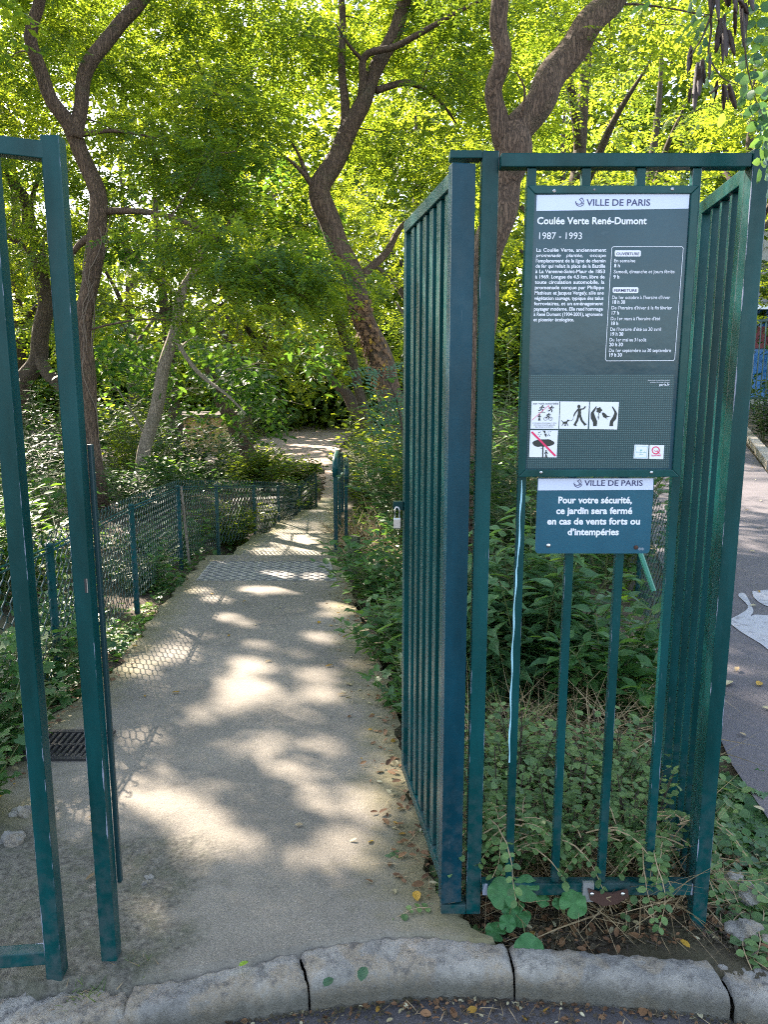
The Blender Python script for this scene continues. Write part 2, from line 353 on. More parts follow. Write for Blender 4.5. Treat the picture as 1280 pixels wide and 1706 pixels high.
def strip(name, stations, zf, mat, ncol=40, edge=True, rag=.035, side=.05, parent=None):
    # a sheet between the left and right path edges with ragged borders and a small vertical side
    vs, fs, ed = [], [], []
    for i, y in enumerate(stations):
        a = float(pl(XL, y)); b = float(pl(XR, y))
        a += rag * (math.sin(y * 11) * .5 + math.sin(y * 27 + 1) * .3 + random.uniform(-.4, .4)); b += rag * (math.sin(y * 13 + 2) * .5 + math.sin(y * 31) * .3 + random.uniform(-.4, .4))
        for k in range(ncol + 1):
            t = k / ncol; x = a + (b - a) * t; yy = y
            if y < 2.0: fy = float(kback(x)) - .012 + .006 * math.sin(x * 23) + .004 * math.sin(x * 61 + 1) + .003 * math.sin(x * 151) + .002 * math.sin(x * 333); yy = fy + (y - 1.42) / .58 * (2.0 - fy)
            d = min(x - a, b - x); ed.append(max(0, 1 - d / .42)); vs.append((x, yy, zf(yy) - (.025 if i == 0 and y < 1.95 else 0)))
    n = ncol + 1
    fs = [(i*n+k, i*n+k+1, (i+1)*n+k+1, (i+1)*n+k) for i in range(len(stations)-1) for k in range(ncol)]
    for kk in (0, ncol):                       # vertical sides
        base = len(vs)
        for i in range(len(stations)):
            v = vs[i*n+kk]; vs.append((v[0], v[1], v[2] - side)); ed.append(1)
        for i in range(len(stations)-1):
            q = (i*n+kk, (i+1)*n+kk, base+i+1, base+i); fs.append(q if kk == 0 else q[::-1])
    me = bpy.data.meshes.new(name); me.from_pydata(vs, [], fs); a_ = me.attributes.new('edge', 'FLOAT', 'POINT'); a_.data.foreach_set('value', ed); me.update()
    return link_mesh(name, me, mat, parent)
tag(strip('path', list(np.arange(1.42, 7.76, .06)) + [7.75], lambda y: float(zp(y)) + .004, M['concrete'], 90), kind='structure')

sw = None
for i, y0 in enumerate(NOSE[:-1]):
    z = -.366 - .2 * (i + 1)
    o = strip('step', list(np.linspace(y0 - .02, NOSE[i+1], 24)), lambda y, z=z: z + .004, M['tread'], 24, side=.2)
    tag(o, kind='structure')
mb = MB()
for i, y0 in enumerate(NOSE):                  # risers under each nosing, with a small rounded lip
    a, b = float(pl(XL, y0)), float(pl(XR, y0)); z = -.366 - .2 * i
    mb.box(a + .02, b - .02, y0 - .03, y0 + .012, z - .22, z + .0005)
tag(mb.build('step_riser', M['tread'], bevel=.008), kind='structure')
# sandy path at the foot of the steps, opening out to the left
m, nt, p = newmat('sandy_path'); g = G(nt); P = g.pos()
c = g.mix(g.ramp(g.noise(P, .8, 5), .3, .7), (.3, .22, .17), (.42, .32, .25)); c = g.mix(g.math('MULTIPLY', g.ramp(g.noise(P, 9, 5, .7), .55, .72), .5), c, (.12, .085, .055))
g.l(c, p.inputs['Base Color']); p.inputs['Roughness'].default_value = .95; M['sand'] = m
tag(strip('sandy_path', list(np.arange(17.5, 28.9, .3)) + list(np.arange(29, 60, .8)), lambda y: -1.575, M['sand'], 20, rag=.12), kind='structure')
# sandy clearing seen through the shrubs on the left
grid_mesh('sandy_clearing', np.arange(-11, -4.4, .4), np.arange(24, 27.6, .4), lambda X, Y: ground_z(X, Y, False) + .03, M['sand'])

# tactile warning strips: rows of short raised dashes
def tactile(name, ya, yb, zf, inset, mat, dash, gap, row, hgt):
    a = lambda y: float(pl(XL, y)) + inset; b = lambda y: float(pl(XR, y)) - inset
    root = thing(name, None, None, (0, (ya + yb) / 2, zf(ya)))
    mbp = MB(); mbp.add([(a(ya), ya, zf(ya) + .008), (b(ya), ya, zf(ya) + .008), (b(yb), yb, zf(yb) + .008), (a(yb), yb, zf(yb) + .008)], [(0, 1, 2, 3)])
    mbp.build('plate', mat, root)
    d = MB(); y = ya + row * .5; k = 0
    while y < yb - .01:
        x = a(y) + (dash + gap) * (.5 if k % 2 else .1)
        while x < b(y) - dash:
            z = zf(y) + .009; hw = dash / 2; cx = x + hw; hy = row * .26
            d.add([(cx - hw, y, z), (cx, y - hy, z), (cx + hw, y, z), (cx, y + hy, z), (cx - hw * .6, y, z + hgt), (cx, y - hy * .5, z + hgt), (cx + hw * .6, y, z + hgt), (cx, y + hy * .5, z + hgt)],
                  [(0, 1, 5, 4), (1, 2, 6, 5), (2, 3, 7, 6), (3, 0, 4, 7), (4, 5, 6, 7)])
            x += dash + gap
        y += row; k += 1
    d.build('raised_dash', M['dash'] if dash > .04 else mat, root).__setitem__('kind', 'stuff'); return root
m, nt, p = newmat('pale_resin'); g = G(nt); P = g.pos()
c = g.mix(g.ramp(g.noise(P, 6, 5), .35, .7), (.22, .215, .195), (.32, .31, .28)); g.l(c, p.inputs['Base Color']); p.inputs['Roughness'].default_value = .7; M['resin'] = m
M['dash'] = simple('worn_dash', (.10, .10, .095), .7)
t = tactile('tactile_strip', 6.45, 7.36, lambda y: float(zp(y)), .1, M['resin'], .062, .03, .062, .006)
tag(t, 'pale tactile warning strip with dark dashes across the path before the first step', 'tactile strip')
ordn = ['first', 'second', 'third', 'fourth', 'fifth']
for i in range(4):
    z = -.366 - .2 * (i + 1); y0 = NOSE[i]
    m2 = M['tread']
    t = tactile('step_tread_grip', y0 + .12, y0 + 1.05, lambda y, z=z: z, .12, M['tread'], .03, .018, .05, .005)
    tag(t, 'ribbed non slip band on the %s concrete step down from the gate' % ordn[i], 'tread grip', 'non slip bands on the steps')

# ------------------------------------------------------------------ asphalt
def asphalt(name, a, b, lm):
    m, nt, p = newmat(name); g = G(nt); P = g.pos()
    f = g.noise(P, 260, 3, .8); n = g.noise(P, 2.5, 5); c = g.mix(g.ramp(n, .35, .65), a, b)
    c = g.mix(g.math('MULTIPLY', g.ramp(f, .54, .66), .5), c, (.22, .2, .2)); c = g.mix(g.math('MULTIPLY', g.ramp(f, .45, .36), .6), c, (.02, .02, .02))
    c = g.mix(g.math('MULTIPLY', g.ramp(g.noise(P, 12, 6, .7), .55, .7), .35), c, lm)
    g.l(c, p.inputs['Base Color']); p.inputs['Roughness'].default_value = .85; g.bump(f, .6, .006, p); return m
M['road'] = asphalt('road_asphalt', (.055, .05, .052), (.085, .078, .08), (.06, .042, .028))
M['lane'] = asphalt('cycle_asphalt', (.085, .078, .086), (.115, .105, .115), (.07, .055, .05))
xs = spaced(-60, -1.5, 2, 60, .1); vs = []; fs = []
for x in xs: vs += [(x, float(kfront(x)) + .03, -.094), (x, float(kfront(x)) - .5, -.1), (x, -40, -.1)]
for i in range(len(xs)-1):
    for k in (0, 1): fs.append((i*3+k, i*3+k+1, (i+1)*3+k+1, (i+1)*3+k))
me = bpy.data.meshes.new('road'); me.from_pydata(vs, [], fs); tag(link_mesh('road', me, M['road']), kind='structure')
vs = []; fs = []; ys = [1.62, 1.9, 2.3, 2.75, 3.2, 4.35, 7, 10.7, 16, 24, 40, 60]
for y in ys:
    for k in range(6): a = float(pl(XA, y)); vs.append((a + (.03 * math.sin(y * 9)) + (k / 5) * (min(11, (7.0 + (y - 14.6) * .4 if y > 10 else 5.2) - a)), y, .006))
fs = [(i*6+k, i*6+k+1, (i+1)*6+k+1, (i+1)*6+k) for i in range(len(ys)-1) for k in range(5)]
me = bpy.data.meshes.new('cycle_path'); me.from_pydata(vs, [], fs); tag(link_mesh('cycle_path', me, M['lane']), kind='structure')
# worn white bicycle on the cycle path, lying on the asphalt
m, nt, p = newmat('worn_road_paint'); g = G(nt); P = g.pos()
g.l(g.mix(g.ramp(g.noise(P, 16, 6, .7), .52, .7), (.36, .36, .385), (.13, .12, .13)), p.inputs['Base Color']); p.inputs['Roughness'].default_value = .8; M['roadpaint'] = m
def gpoly(mbx, pts, z):
    pts = [tuple(v)[:2] for v in smooth_path([(a, b, 0) for a, b in pts + pts[:1]], [1] * (len(pts) + 1), 5)[0][:-1]]
    mbx.add([(*atz(px, py, z)[:2], z) for px, py in pts], [tuple(range(len(pts)-1, -1, -1))])
mk = MB()
gpoly(mk, [(1212, 1034), (1247, 1013), (1231, 992), (1242, 989), (1256, 1016), (1252, 1026), (1264, 1024), (1300, 1034), (1300, 1092), (1268, 1072), (1235, 1052)], .010)
gpoly(mk, [(1254, 985), (1300, 984), (1300, 1012), (1275, 1008), (1258, 996)], .010)
gpoly(mk, [(1200, 1010), (1212, 1000), (1218, 992), (1212, 1012)], .010)
tag(mk.build('bicycle_marking', M['roadpaint']), kind='structure')

# ------------------------------------------------------------------ kerb stones
m, nt, p = newmat('kerb_granite'); g = G(nt); P = g.pos()
n1 = g.noise(P, 5, 6, .65); n2 = g.noise(P, 30, 5, .7); n3 = g.noise(P, 190, 3, .8); big = g.noise(P, 9, 2, .3)
c = g.mix(g.ramp(n1, .38, .6), (.26, .248, .225), (.44, .41, .355)); c = g.mix(g.math('MULTIPLY', g.math('MULTIPLY', g.ramp(big, .5, .55), g.ramp(n2, .35, .5)), .7), c, (.36, .29, .2))
c = g.mix(g.math('MULTIPLY', g.ramp(n2, .52, .64), .75), c, (.13, .123, .115)); c = g.mix(g.math('MULTIPLY', g.ramp(n3, .55, .66), .6), c, (.45, .43, .4))
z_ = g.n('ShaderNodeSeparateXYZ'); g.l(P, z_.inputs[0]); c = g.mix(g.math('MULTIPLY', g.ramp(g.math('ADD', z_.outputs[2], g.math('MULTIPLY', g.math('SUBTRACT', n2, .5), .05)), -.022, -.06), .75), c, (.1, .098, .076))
g.l(c, p.inputs['Base Color']); p.inputs['Roughness'].default_value = .9; g.bump(g.math('ADD', g.math('MULTIPLY', n2, 1.3), n3), .9, .014, p); M['kerb'] = m
def kerb(name, xa, xb, label, sk0=0, sk1=0, drop=0., rough=.004):
    nu, prof = 70, [(0, -.2), (0, -.03), (.0, -.004), (.03, .0), (.15, .001), (.3, .002), (.42, .001), (.54, .001), (.64, .0), (.74, -.002), (.82, -.006), (.885, -.012), (.935, -.022), (.965, -.034), (.985, -.05), (.995, -.07), (1, -.09), (1.0, -.2)]
    vs = []
    ph = random.uniform(0, 9)
    for i in range(nu + 1):
        u = i / nu
        for (v, dz) in prof:
            x = xa + (xb - xa) * u + (sk0 * (1 - u) + sk1 * u) * (v)
            yb, yf = float(kback(x)), float(kfront(x)); endr = max(0, 1 - min(u, 1 - u) * (xb - xa) / .014)
            y = yb + (yf - yb) * v
            j = rough * (.35 * math.sin(x * 37 + v * 5 + ph) + .4 * math.sin(x * 71 + v * 13 + ph * 2) + .5 * math.sin(x * 143 - v * 21 + ph) + random.uniform(-.35, .35))
            vs.append((x + random.uniform(-.001, .001), y + j * (1 if v > .7 else .4), dz - .006 - drop + j * .7 - .012 * endr ** 2))
    n = len(prof)
    fs = [(i*n+k, i*n+k+1, (i+1)*n+k+1, (i+1)*n+k) for i in range(nu) for k in range(n-1)] + [tuple(range(n)), tuple(nu*n+k for k in range(n-1, -1, -1))]
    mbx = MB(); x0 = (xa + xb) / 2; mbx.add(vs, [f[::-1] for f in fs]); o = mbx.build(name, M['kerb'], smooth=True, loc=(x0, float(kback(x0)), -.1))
    return tag(o, label, 'kerb stone', 'kerb stones along the road')
kerb('kerb_stone', -.63, -.229, 'weathered kerb stone below the open gateway, left of the dark slanting joint', 0, .038, .002, .005)
kerb('kerb_stone', -.223, .328, 'long kerb stone with beige patches between the slanting joint and the green gate post', .038, .006)
kerb('kerb_stone', .3335, .85, 'kerb stone with bare soil behind it, below the notice board panel', .006, .012)
kerb('kerb_stone', .862, 1.35, 'broken kerb stone at the right corner beside the ivy', .01, 0, .012, .007)
kerb('kerb_stone', -1.2, -.64, 'cracked kerb stone flush with the road below the left gate posts', 0, .02, .01, .008)
# the loose broken stones by the corner and the left end
def rock(name, c, r, sq, label, grp=None, mat='kerb'):
    k1, k2 = random.uniform(0, 9), random.uniform(0, 9); mbx = MB().ico(c, r, 4, .02, sq)
    out = []
    for v in mbx.v:
        d = Vector(v) - Vector(c); u = d.normalized(); f = 1 + .22 * math.sin(u.x * 3.1 + k1) * math.sin(u.y * 3.7 + k2) + .16 * math.sin(u.z * 5 + u.x * 4.3 + k2) + .07 * math.sin(u.y * 11 + k1) * math.sin(u.x * 12)
        out.append(tuple(Vector(c) + d * f))
    mbx.v = out; o = mbx.build(name, M[mat], smooth=False, loc=c); return tag(o, label, 'stone', grp)
rock('broken_stone', (.985, 1.86, -.005), .05, (1, .7, .55), 'pale broken lump of stone beside the foot of the right post')
rock('broken_stone', (1.06, 1.81, -.01), .045, (1.1, .8, .55), 'smaller grey broken stone between the corner kerb stone and the ivy')
rock('broken_stone', (1.06, 2.05, -.015), .07, (1, 1.1, .4), 'flat grey stone half covered by ivy right of the post')
rock('broken_stone', (-.63, 1.635, -.045), .04, (.7, 1.1, .7), 'small wedge of grey stone stuck in the joint at the left kerb')
for px, py, r in ((20, 1395, .05), (35, 1345, .04), (248, 1463, .012), (190, 1470, .01), (88, 1340, .02), (155, 1480, .012), (240, 1475, .009)):
    x, y, z = atz(px, py, -.01); rock('pebble', (x, y, gz(x, y) + .055), r, (1, .8, .5), 'grey pebble lying on the rough concrete by the left gate posts', 'pebbles by the left posts')
# iron drain grate at the path's left edge
gx, gy, _ = atz(108, 1243, -.06); gzv = float(zp(gy)) + .008
root = thing('drain_grate', 'dark iron drain grate with dead leaves at the left edge of the path', 'drain grate', (gx, gy, gzv))
mbx = MB()
for s in (-1, 1):
    mbx.box(gx - .17, gx + .17, gy + s * .12 - .012, gy + s * .12 + .012, gzv, gzv + .014); mbx.box(gx + s * .158 - .012, gx + s * .158 + .012, gy - .108, gy + .108, gzv, gzv + .014)
mbx.build('frame', M['darkiron'], root)
mbx = MB()
for k in range(11): mbx.box(gx - .14 + k * .026, gx - .128 + k * .026, gy - .108, gy + .108, gzv + .001, gzv + .011)
mbx.box(gx - .146, gx + .146, gy - .005, gy + .005, gzv + .002, gzv + .0125)
mbx.build('bar_grid', M['darkiron'], root)
MB().box(gx - .146, gx + .146, gy - .108, gy + .108, gzv - .002, gzv - .0005).build('pit', simple('pit_shade', (.006, .006, .006), 1), root)  # flat black sheet, paints the shade below the bars
# ------------------------------------------------------------------ gateway: left posts
P1, PC = M['paint'], M['paint_chip']
def part_box(name, parent, x0, x1, y0, y1, z0, z1, mat, bev=.003):
    return MB().box(x0, x1, y0, y1, z0, z1).build(name, mat, parent, bevel=bev)
gf = thing('gateway', 'two narrow green posts joined at the top, left of the path', 'gateway', (-.76, 1.72, 0))
part_box('lock_post', gf, -.731, -.691, 1.745, 1.785, -.03, 1.9955, PC)
part_box('outer_post', gf, -.847, -.807, 1.685, 1.725, -.05, 2.0, PC)
MB().bar((-.829, 1.712, 1.966), (-.731, 1.763, 1.966), .036, .036).build('link_rail', P1, gf, bevel=.002)
MB().bar((-.847, 1.704, .062), (-1.75, 1.60, .062), .036, .036).build('bottom_rail', PC, gf, bevel=.003)
MB().bar((-.847, 1.704, 1.966), (-1.75, 1.60, 1.966), .036, .036).build('top_rail', P1, gf, bevel=.002)
for k in range(6):
    x = -.985 - k * .128; y = 1.704 + (x + .847) * .115
    part_box('bar', gf, x - .01, x + .01, y - .01, y + .01, .08, 1.948, PC, .002)
part_box('stop_plate', gf, -.691, -.680, 1.785, 1.800, .20, 1.335, simple('dark_green_plate', (.004, .03, .036), .4), .003)
lk = MB(); lk.box(-.7035, -.6985, 1.7445, 1.7455, .990, 1.024); lk.build('lock_slot', M['darkiron'], gf)
MB().box(-.6980, -.6965, 1.7440, 1.7455, .990, 1.024).build('lock_slot_edge', M['steel'], gf)

# fixed post with pivot brackets, front panel and right corner post
fp = thing('fence_panel', 'green barred fence panel that carries the two signs', 'fence panel', (.56, 1.91, 0))
part_box('pivot_post', fp, .231, .271, 1.925, 1.965, .0, 2.012, PC)
MB().box(.155, .2305, 1.922, 1.968, 1.9945, 2.012).build('pivot_bracket', P1, fp, bevel=.002)
MB().box(.160, .2305, 1.925, 1.968, .0, .030).build('pivot_bracket', P1, fp, bevel=.002)
part_box('top_rail', fp, .2715, .8515, 1.892, 1.932, 1.968, 1.998, P1, .002)
part_box('bottom_rail', fp, .2715, .8515, 1.895, 1.925, .082, .118, PC, .002)
for bx in (.345, .472, .600, .730): part_box('bar', fp, bx - .0105, bx + .0105, 1.9005, 1.9205, .1185, 1.9675, PC, .002)
part_box('corner_post', fp, .852, .892, 1.888, 1.928, -.02, 2.006, PC)
br = MB(); br.box(.545, .575, 1.884, 1.8945, .07, .128); br.build('bracket_backing', simple('bare_zinc', (.35, .36, .36), .45, .6), fp)
br = MB(); zc = .098
br.add([(.557, 1.878, zc + .016), (.585, 1.878, zc + .006), (.625, 1.878, zc + .002), (.665, 1.878, zc + .014), (.67, 1.878, zc - .006), (.64, 1.878, zc - .03), (.60, 1.878, zc - .036), (.565, 1.878, zc - .018),
        (.557, 1.8835, zc + .016), (.585, 1.8835, zc + .006), (.625, 1.8835, zc + .002), (.665, 1.8835, zc + .014), (.67, 1.8835, zc - .006), (.64, 1.8835, zc - .03), (.60, 1.8835, zc - .036), (.565, 1.8835, zc - .018)],
       [(7, 6, 5, 4, 3, 2, 1, 0), tuple(range(8, 16))] + [(i, (i+1) % 8, 8 + (i+1) % 8, 8 + i) for i in range(8)])
rb = br.build('rusty_bracket', M['rust'], fp); rb['label'] = 'rusty iron clasp bolted to the bottom rail'
for x in (.568, .652): MB().ico((x, 1.876, zc + .002), .0065, 2, 0, (1, .5, 1)).build('bolt', M['steel'], rb, smooth=True)
dr = MB(); pts = []
for i in range(60):
    t = i / 59; z = 1.235 - t * .76
    x = .340 + .007 * sstep(t * 1.6) * -1 + .0012 * math.sin(t * 40) + (.0035 if t < .3 else .001)
    pts.append((x, z, .0012 + .0011 * math.sin(t * 23) ** 2))
for i in range(59):
    (x, z, wd), (x2, z2, w2) = pts[i], pts[i+1]; y = 1.8992
    dr.add([(x - wd, y, z), (x + wd, y, z), (x2 + w2, y, z2), (x2 - w2, y, z2)], [(0, 3, 2, 1)])
o = dr.build('paint_drip', M['drip'], fp); o['label'] = 'long pale drip of paint down the first bar'

# gate leaf folded back along the path
def leaf(name, label, cat, near, far, nb, stile_w, mats, z1=1.985, zb=.035, fr=.04, barw=.046):
    t = thing(name, label, cat, (near[0], near[1], 0))
    n = Vector((near[0], near[1], 0)); f = Vector((far[0], far[1], 0)); d = (f - n).normalized(); L = (f - n).length
    up = d
    def vert(nm, s, wx, wy, za, zb_, mat):
        c = n + d * s
        return MB().bar((c.x, c.y, za), (c.x, c.y, zb_), wx, wy, up=d).build(nm, mat, t, bevel=.003)
    vert('stile', fr / 2, stile_w, fr, zb, z1, mats[1]); vert('stile', L - fr / 2, fr * .7, fr, zb, z1, mats[0])
    a = n + d * (fr + .0005); b = n + d * (L - fr - .0005)
    MB().bar((a.x, a.y, z1 - .021), (b.x, b.y, z1 - .021), .034, .036).build('top_rail', mats[0], t, bevel=.002)
    MB().bar((a.x, a.y, zb + .025), (b.x, b.y, zb + .025), .03, .036).build('bottom_rail', mats[0], t, bevel=.002)
    for k in range(nb):
        s = fr + (L - 2 * fr) * (k + 1) / (nb + 1); vert('bar', s, .02, barw, zb + .044, z1 - .04, mats[0])
    return t, n, d, L
gl, n_, d_, L_ = leaf('gate_leaf', 'tall green barred gate leaf folded back along the right side of the path', 'gate', (.189, 1.925), (.079, 2.665), 6, .058, (M['paint'], M['paint_blue']))
c = n_ + d_ * (L_ - .02)
MB().box(c.x - .05, c.x - .0145, c.y - .012, c.y + .012, 1.028, 1.058).build('lock_bracket', P1, gl, bevel=.002)
pk = thing('padlock', 'shiny steel padlock hanging from the bracket of the gate leaf', 'padlock', (c.x - .036, c.y - .02, .98))
px_, py_, pz_ = c.x - .036, c.y - .02, 0
MB().box(px_ - .013, px_ + .013, py_ - .008, py_ + .008, .965, 1.002).build('body', M['steel'], pk, bevel=.003)
MB().tube([(px_ - .008, py_, 1.002), (px_ - .0075, py_, 1.03), (px_ - .004, py_, 1.04), (px_ + .004, py_, 1.04), (px_ + .0075, py_, 1.03), (px_ + .008, py_, 1.002)], .0028, 8).build('shackle', M['steel'], pk, smooth=True)
leaf('side_panel', 'short green barred panel running back from the right corner post beside the cycle path', 'fence panel', (.874, 1.935), (.932, 2.36), 3, .036, (M['paint'], M['paint']), barw=.02)

# ------------------------------------------------------------------ text helper
_tc = {}
def glyphs(txt, bold=0., shear=0.):
    k = (txt, bold, shear)
    if k in _tc: return _tc[k]
    cu = bpy.data.curves.new('t', 'FONT'); cu.body = txt; cu.size = 1; cu.offset = bold; cu.shear = shear; cu.resolution_u = 3
    ob = bpy.data.objects.new('t', cu); COL.objects.link(ob); dg = bpy.context.evaluated_depsgraph_get(); dg.update()
    me = bpy.data.meshes.new_from_object(ob.evaluated_get(dg))
    vs = [(v.co.x, v.co.y) for v in me.vertices]; fs = [tuple(p.vertices) for p in me.polygons]
    bpy.data.objects.remove(ob); bpy.data.meshes.remove(me); bpy.data.curves.remove(cu)
    _tc[k] = (vs, fs); return _tc[k]
class Print:
    """flat print on the plane y = Y, drawn in photo pixels mapped to the plane"""
    def __init__(s, Y): s.mb = MB(); s.Y = Y; s.k = 0
    def S(s, px, py): p = at(px, py, s.Y); return p[0], p[2]
    def y(s): s.k += 1; return s.Y - s.k * 1.2e-5
    def poly(s, pts):
        y = s.y(); s.mb.add([(*[s.S(*p)[0]], y, s.S(*p)[1]) for p in pts], [tuple(range(len(pts)))])
    def line(s, pts, w):
        for (a, b) in zip(pts, pts[1:]):
            d = Vector((b[0]-a[0], b[1]-a[1])); 
            if d.length < 1e-6: continue
            d.normalize(); n = Vector((-d.y, d.x)) * w / 2; e = d * w * .25
            s.poly([(a[0]-n.x-e.x, a[1]-n.y-e.y), (b[0]-n.x+e.x, b[1]-n.y+e.y), (b[0]+n.x+e.x, b[1]+n.y+e.y), (a[0]+n.x-e.x, a[1]+n.y-e.y)])
    def disc(s, c, rx, ry=None, n=20):
        ry = ry or rx; s.poly([(c[0] + rx * math.cos(2*math.pi*i/n), c[1] - ry * math.sin(2*math.pi*i/n)) for i in range(n)])
    def rrect(s, x0, y0, x1, y1, r=2, sh=0.):
        pts = []
        for (cx, cyy, a0) in ((x1-r, y0+r, 0), (x0+r, y0+r, 90), (x0+r, y1-r, 180), (x1-r, y1-r, 270)):
            for i in range(5): a = R(a0 + i * 22.5); pts.append((cx + r*math.cos(a) - sh * (cyy - y0), cyy - r*math.sin(a)))
        s.poly(pts); return pts
    def text(s, txt, x0, x1, ybase, size, bold=0., shear=0., justify=True):
        """words spread between x0 and x1 (pixels at the baseline), size = em height in pixels"""
        X0, Z = s.S(x0, ybase); X1, _ = s.S(x1, ybase); _, Zt = s.S(x0, ybase - size); sz = Zt - Z
        words = txt.split(' '); geo = [glyphs(wd, bold, shear) for wd in words]
        wid = [max(v[0] for v in gm[0]) if gm[0] else 0 for gm in geo]
        tot = sum(wid) + .28 * (len(words) - 1); fx = sz
        if len(words) == 1 or tot * sz > (X1 - X0) or not justify:
            fx = (X1 - X0) / tot; gap = .28 * fx
        else:
            gap = .28 * sz
            k = (X1 - X0) / (tot * sz); fx = sz * min(k, 1.12); gap = ((X1 - X0) - sum(wid) * fx) / (len(words) - 1)
        x = X0; y = s.y()
        for gm, wd in zip(geo, wid):
            s.mb.add([(x + v[0] * fx, y, Z + v[1] * sz) for v in gm[0]], gm[1]); x += wd * fx + gap
    def build(s, name, mat, parent): return s.mb.build(name, mat, parent)

# ------------------------------------------------------------------ notice board
m, nt, p = newmat('board_face'); g = G(nt); P = g.pos()
c = g.mix(g.ramp(g.noise(P, 7, 5, .6), .35, .7), (.006, .042, .062), (.012, .062, .088))
c = g.mix(g.math('MULTIPLY', g.ramp(g.noise(g.scale(P, (30, 30, 90)), 1, 4, .7), .62, .75), .25), c, (.09, .15, .19))
g.l(c, p.inputs['Base Color']); p.inputs['Roughness'].default_value = .14; p.inputs['Specular IOR Level'].default_value = .3; p.inputs['Coat Weight'].default_value = .1; p.inputs['Coat Roughness'].default_value = .04
g.bump(g.noise(P, 22, 3), .12, .004, p); M['board'] = m
m, nt, p = newmat('dotted_face'); g = G(nt); P = g.pos(); s3 = g.n('ShaderNodeSeparateXYZ'); g.l(P, s3.inputs[0])
fx = g.math('SUBTRACT', g.math('FRACT', g.math('MULTIPLY', s3.outputs[0], 190)), .5); fz = g.math('SUBTRACT', g.math('FRACT', g.math('MULTIPLY', s3.outputs[2], 190)), .5)
dd = g.math('SQRT', g.math('ADD', g.math('MULTIPLY', fx, fx), g.math('MULTIPLY', fz, fz))); dt = g.ramp(dd, .34, .2)
g.l(g.mix(dt, (.006, .042, .052), (.05, .13, .14)), p.inputs['Base Color']); p.inputs['Roughness'].default_value = .28; g.bump(dt, .25, .001, p); M['dots'] = m
m, nt, p = newmat('warning_face'); g = G(nt); P = g.pos()
g.l(g.mix(g.ramp(g.noise(P, 9, 5), .35, .7), (.005, .078, .125), (.008, .1, .155)), p.inputs['Base Color']); p.inputs['Roughness'].default_value = .25; M['warn'] = m

YB = 1.872
nb = thing('notice_board', 'tall dark notice board with opening hours and small pictograms in a green frame', 'notice board', (.525, YB, 1.25))
x0, x1, z0, z1, fw = .3285, .7245, 1.2480, 1.9215, .018
fr = [((x0, z0), (x1, z0), (x1 - fw, z0 + fw), (x0 + fw, z0 + fw)), ((x1, z0), (x1, z1), (x1 - fw, z1 - fw), (x1 - fw, z0 + fw)),
      ((x1, z1), (x0, z1), (x0 + fw, z1 - fw), (x1 - fw, z1 - fw)), ((x0, z1), (x0, z0), (x0 + fw, z0 + fw), (x0 + fw, z1 - fw))]
M['frame'] = paint('frame_paint', (.004, .055, .05), 0, .22)
for q in fr:
    e = .0004; cx = sum(a for a, b in q) / 4; cz = sum(b for a, b in q) / 4
    q = [(cx + (a - cx) * (1 - .0008), cz + (b - cz) * (1 - .0008)) for a, b in q]
    mbx = MB(); mbx.add([(a, YB - .006, b) for a, b in q] + [(a, YB + .022, b) for a, b in q], [(0,1,2,3), (7,6,5,4), (0,4,5,1), (1,5,6,2), (2,6,7,3), (3,7,4,0)])
    mbx.build('frame_side', M['frame'], nb, bevel=.0018)
MB().box(x0 + fw - .001, x1 - fw + .001, YB, YB + .006, z0 + fw - .001, z1 - fw + .001).build('face', M['board'], nb)
for px, py in ((924, 318), (991, 316), (1121, 315), (902, 787), (1086, 787)):
    a = at(px, py, YB - .006); b = MB().ico((a[0], YB - .0065, a[2]), .0042 if px != 991 else .0025, 2, 0, (1, .5, 1)); sco = b.build('screw', M['steel'], nb, smooth=True)
    MB().box(a[0] - .003, a[0] + .003, YB - .0093, YB - .0086, a[2] - .0004, a[2] + .0004).build('slot', M['darkiron'], sco)
Yp = YB - .0008
def cc4(x, y): return (860 + x / 4, 600 + y / 4)
def cc3(x, y): return (860 + x / 4, 290 + y / 4)
b = Print(Yp); b.poly([(895, 325), (894, 351.5), (1148, 347.5), (1150, 321)]); b.build('header_band', M['band'], nb)
def boat(pr, cx, cy, k, wdt):
    # little round boat emblem: hull arc, hull line and a sail
    pr.line([(cx + k * math.cos(R(a)), cy + k * .92 * math.sin(R(a))) for a in range(15, 200, 12)], wdt)
    pr.line([(cx - k * 1.05, cy + k * .08), (cx - k * .5, cy + k * .42), (cx + k * .35, cy + k * .42)], wdt)
    pr.line([(cx - k * .1, cy - k * .7), (cx + k * .5, cy - k * 1.05), (cx + k * .86, cy - k * .45), (cx + k * .78, cy + k * .05), (cx + k * .5, cy + k * .4)], wdt)
    pr.line([(cx - k * .1, cy - k * .7), (cx + k * .3, cy - k * .3), (cx + k * .42, cy + k * .1), (cx + k * .1, cy + k * .42)], wdt)
b = Print(Yp - .0006); b.text('VILLE DE PARIS', 978, 1084, 342.5, 15.4, .012, justify=False); boat(b, 967, 337, 7, 1.1); b.build('header_lettering', M['navy'], nb)
b = Print(Yp - .0004)
b.text('Coulée Verte René-Dumont', 895, 1078, 373.3, 16.5, .026, justify=False); b.text('1987 - 1993', 895.5, 970, 398.5, 16.5, .0, justify=False); b.build('title_lettering', M['white'], nb)
b = Print(Yp - .0004)
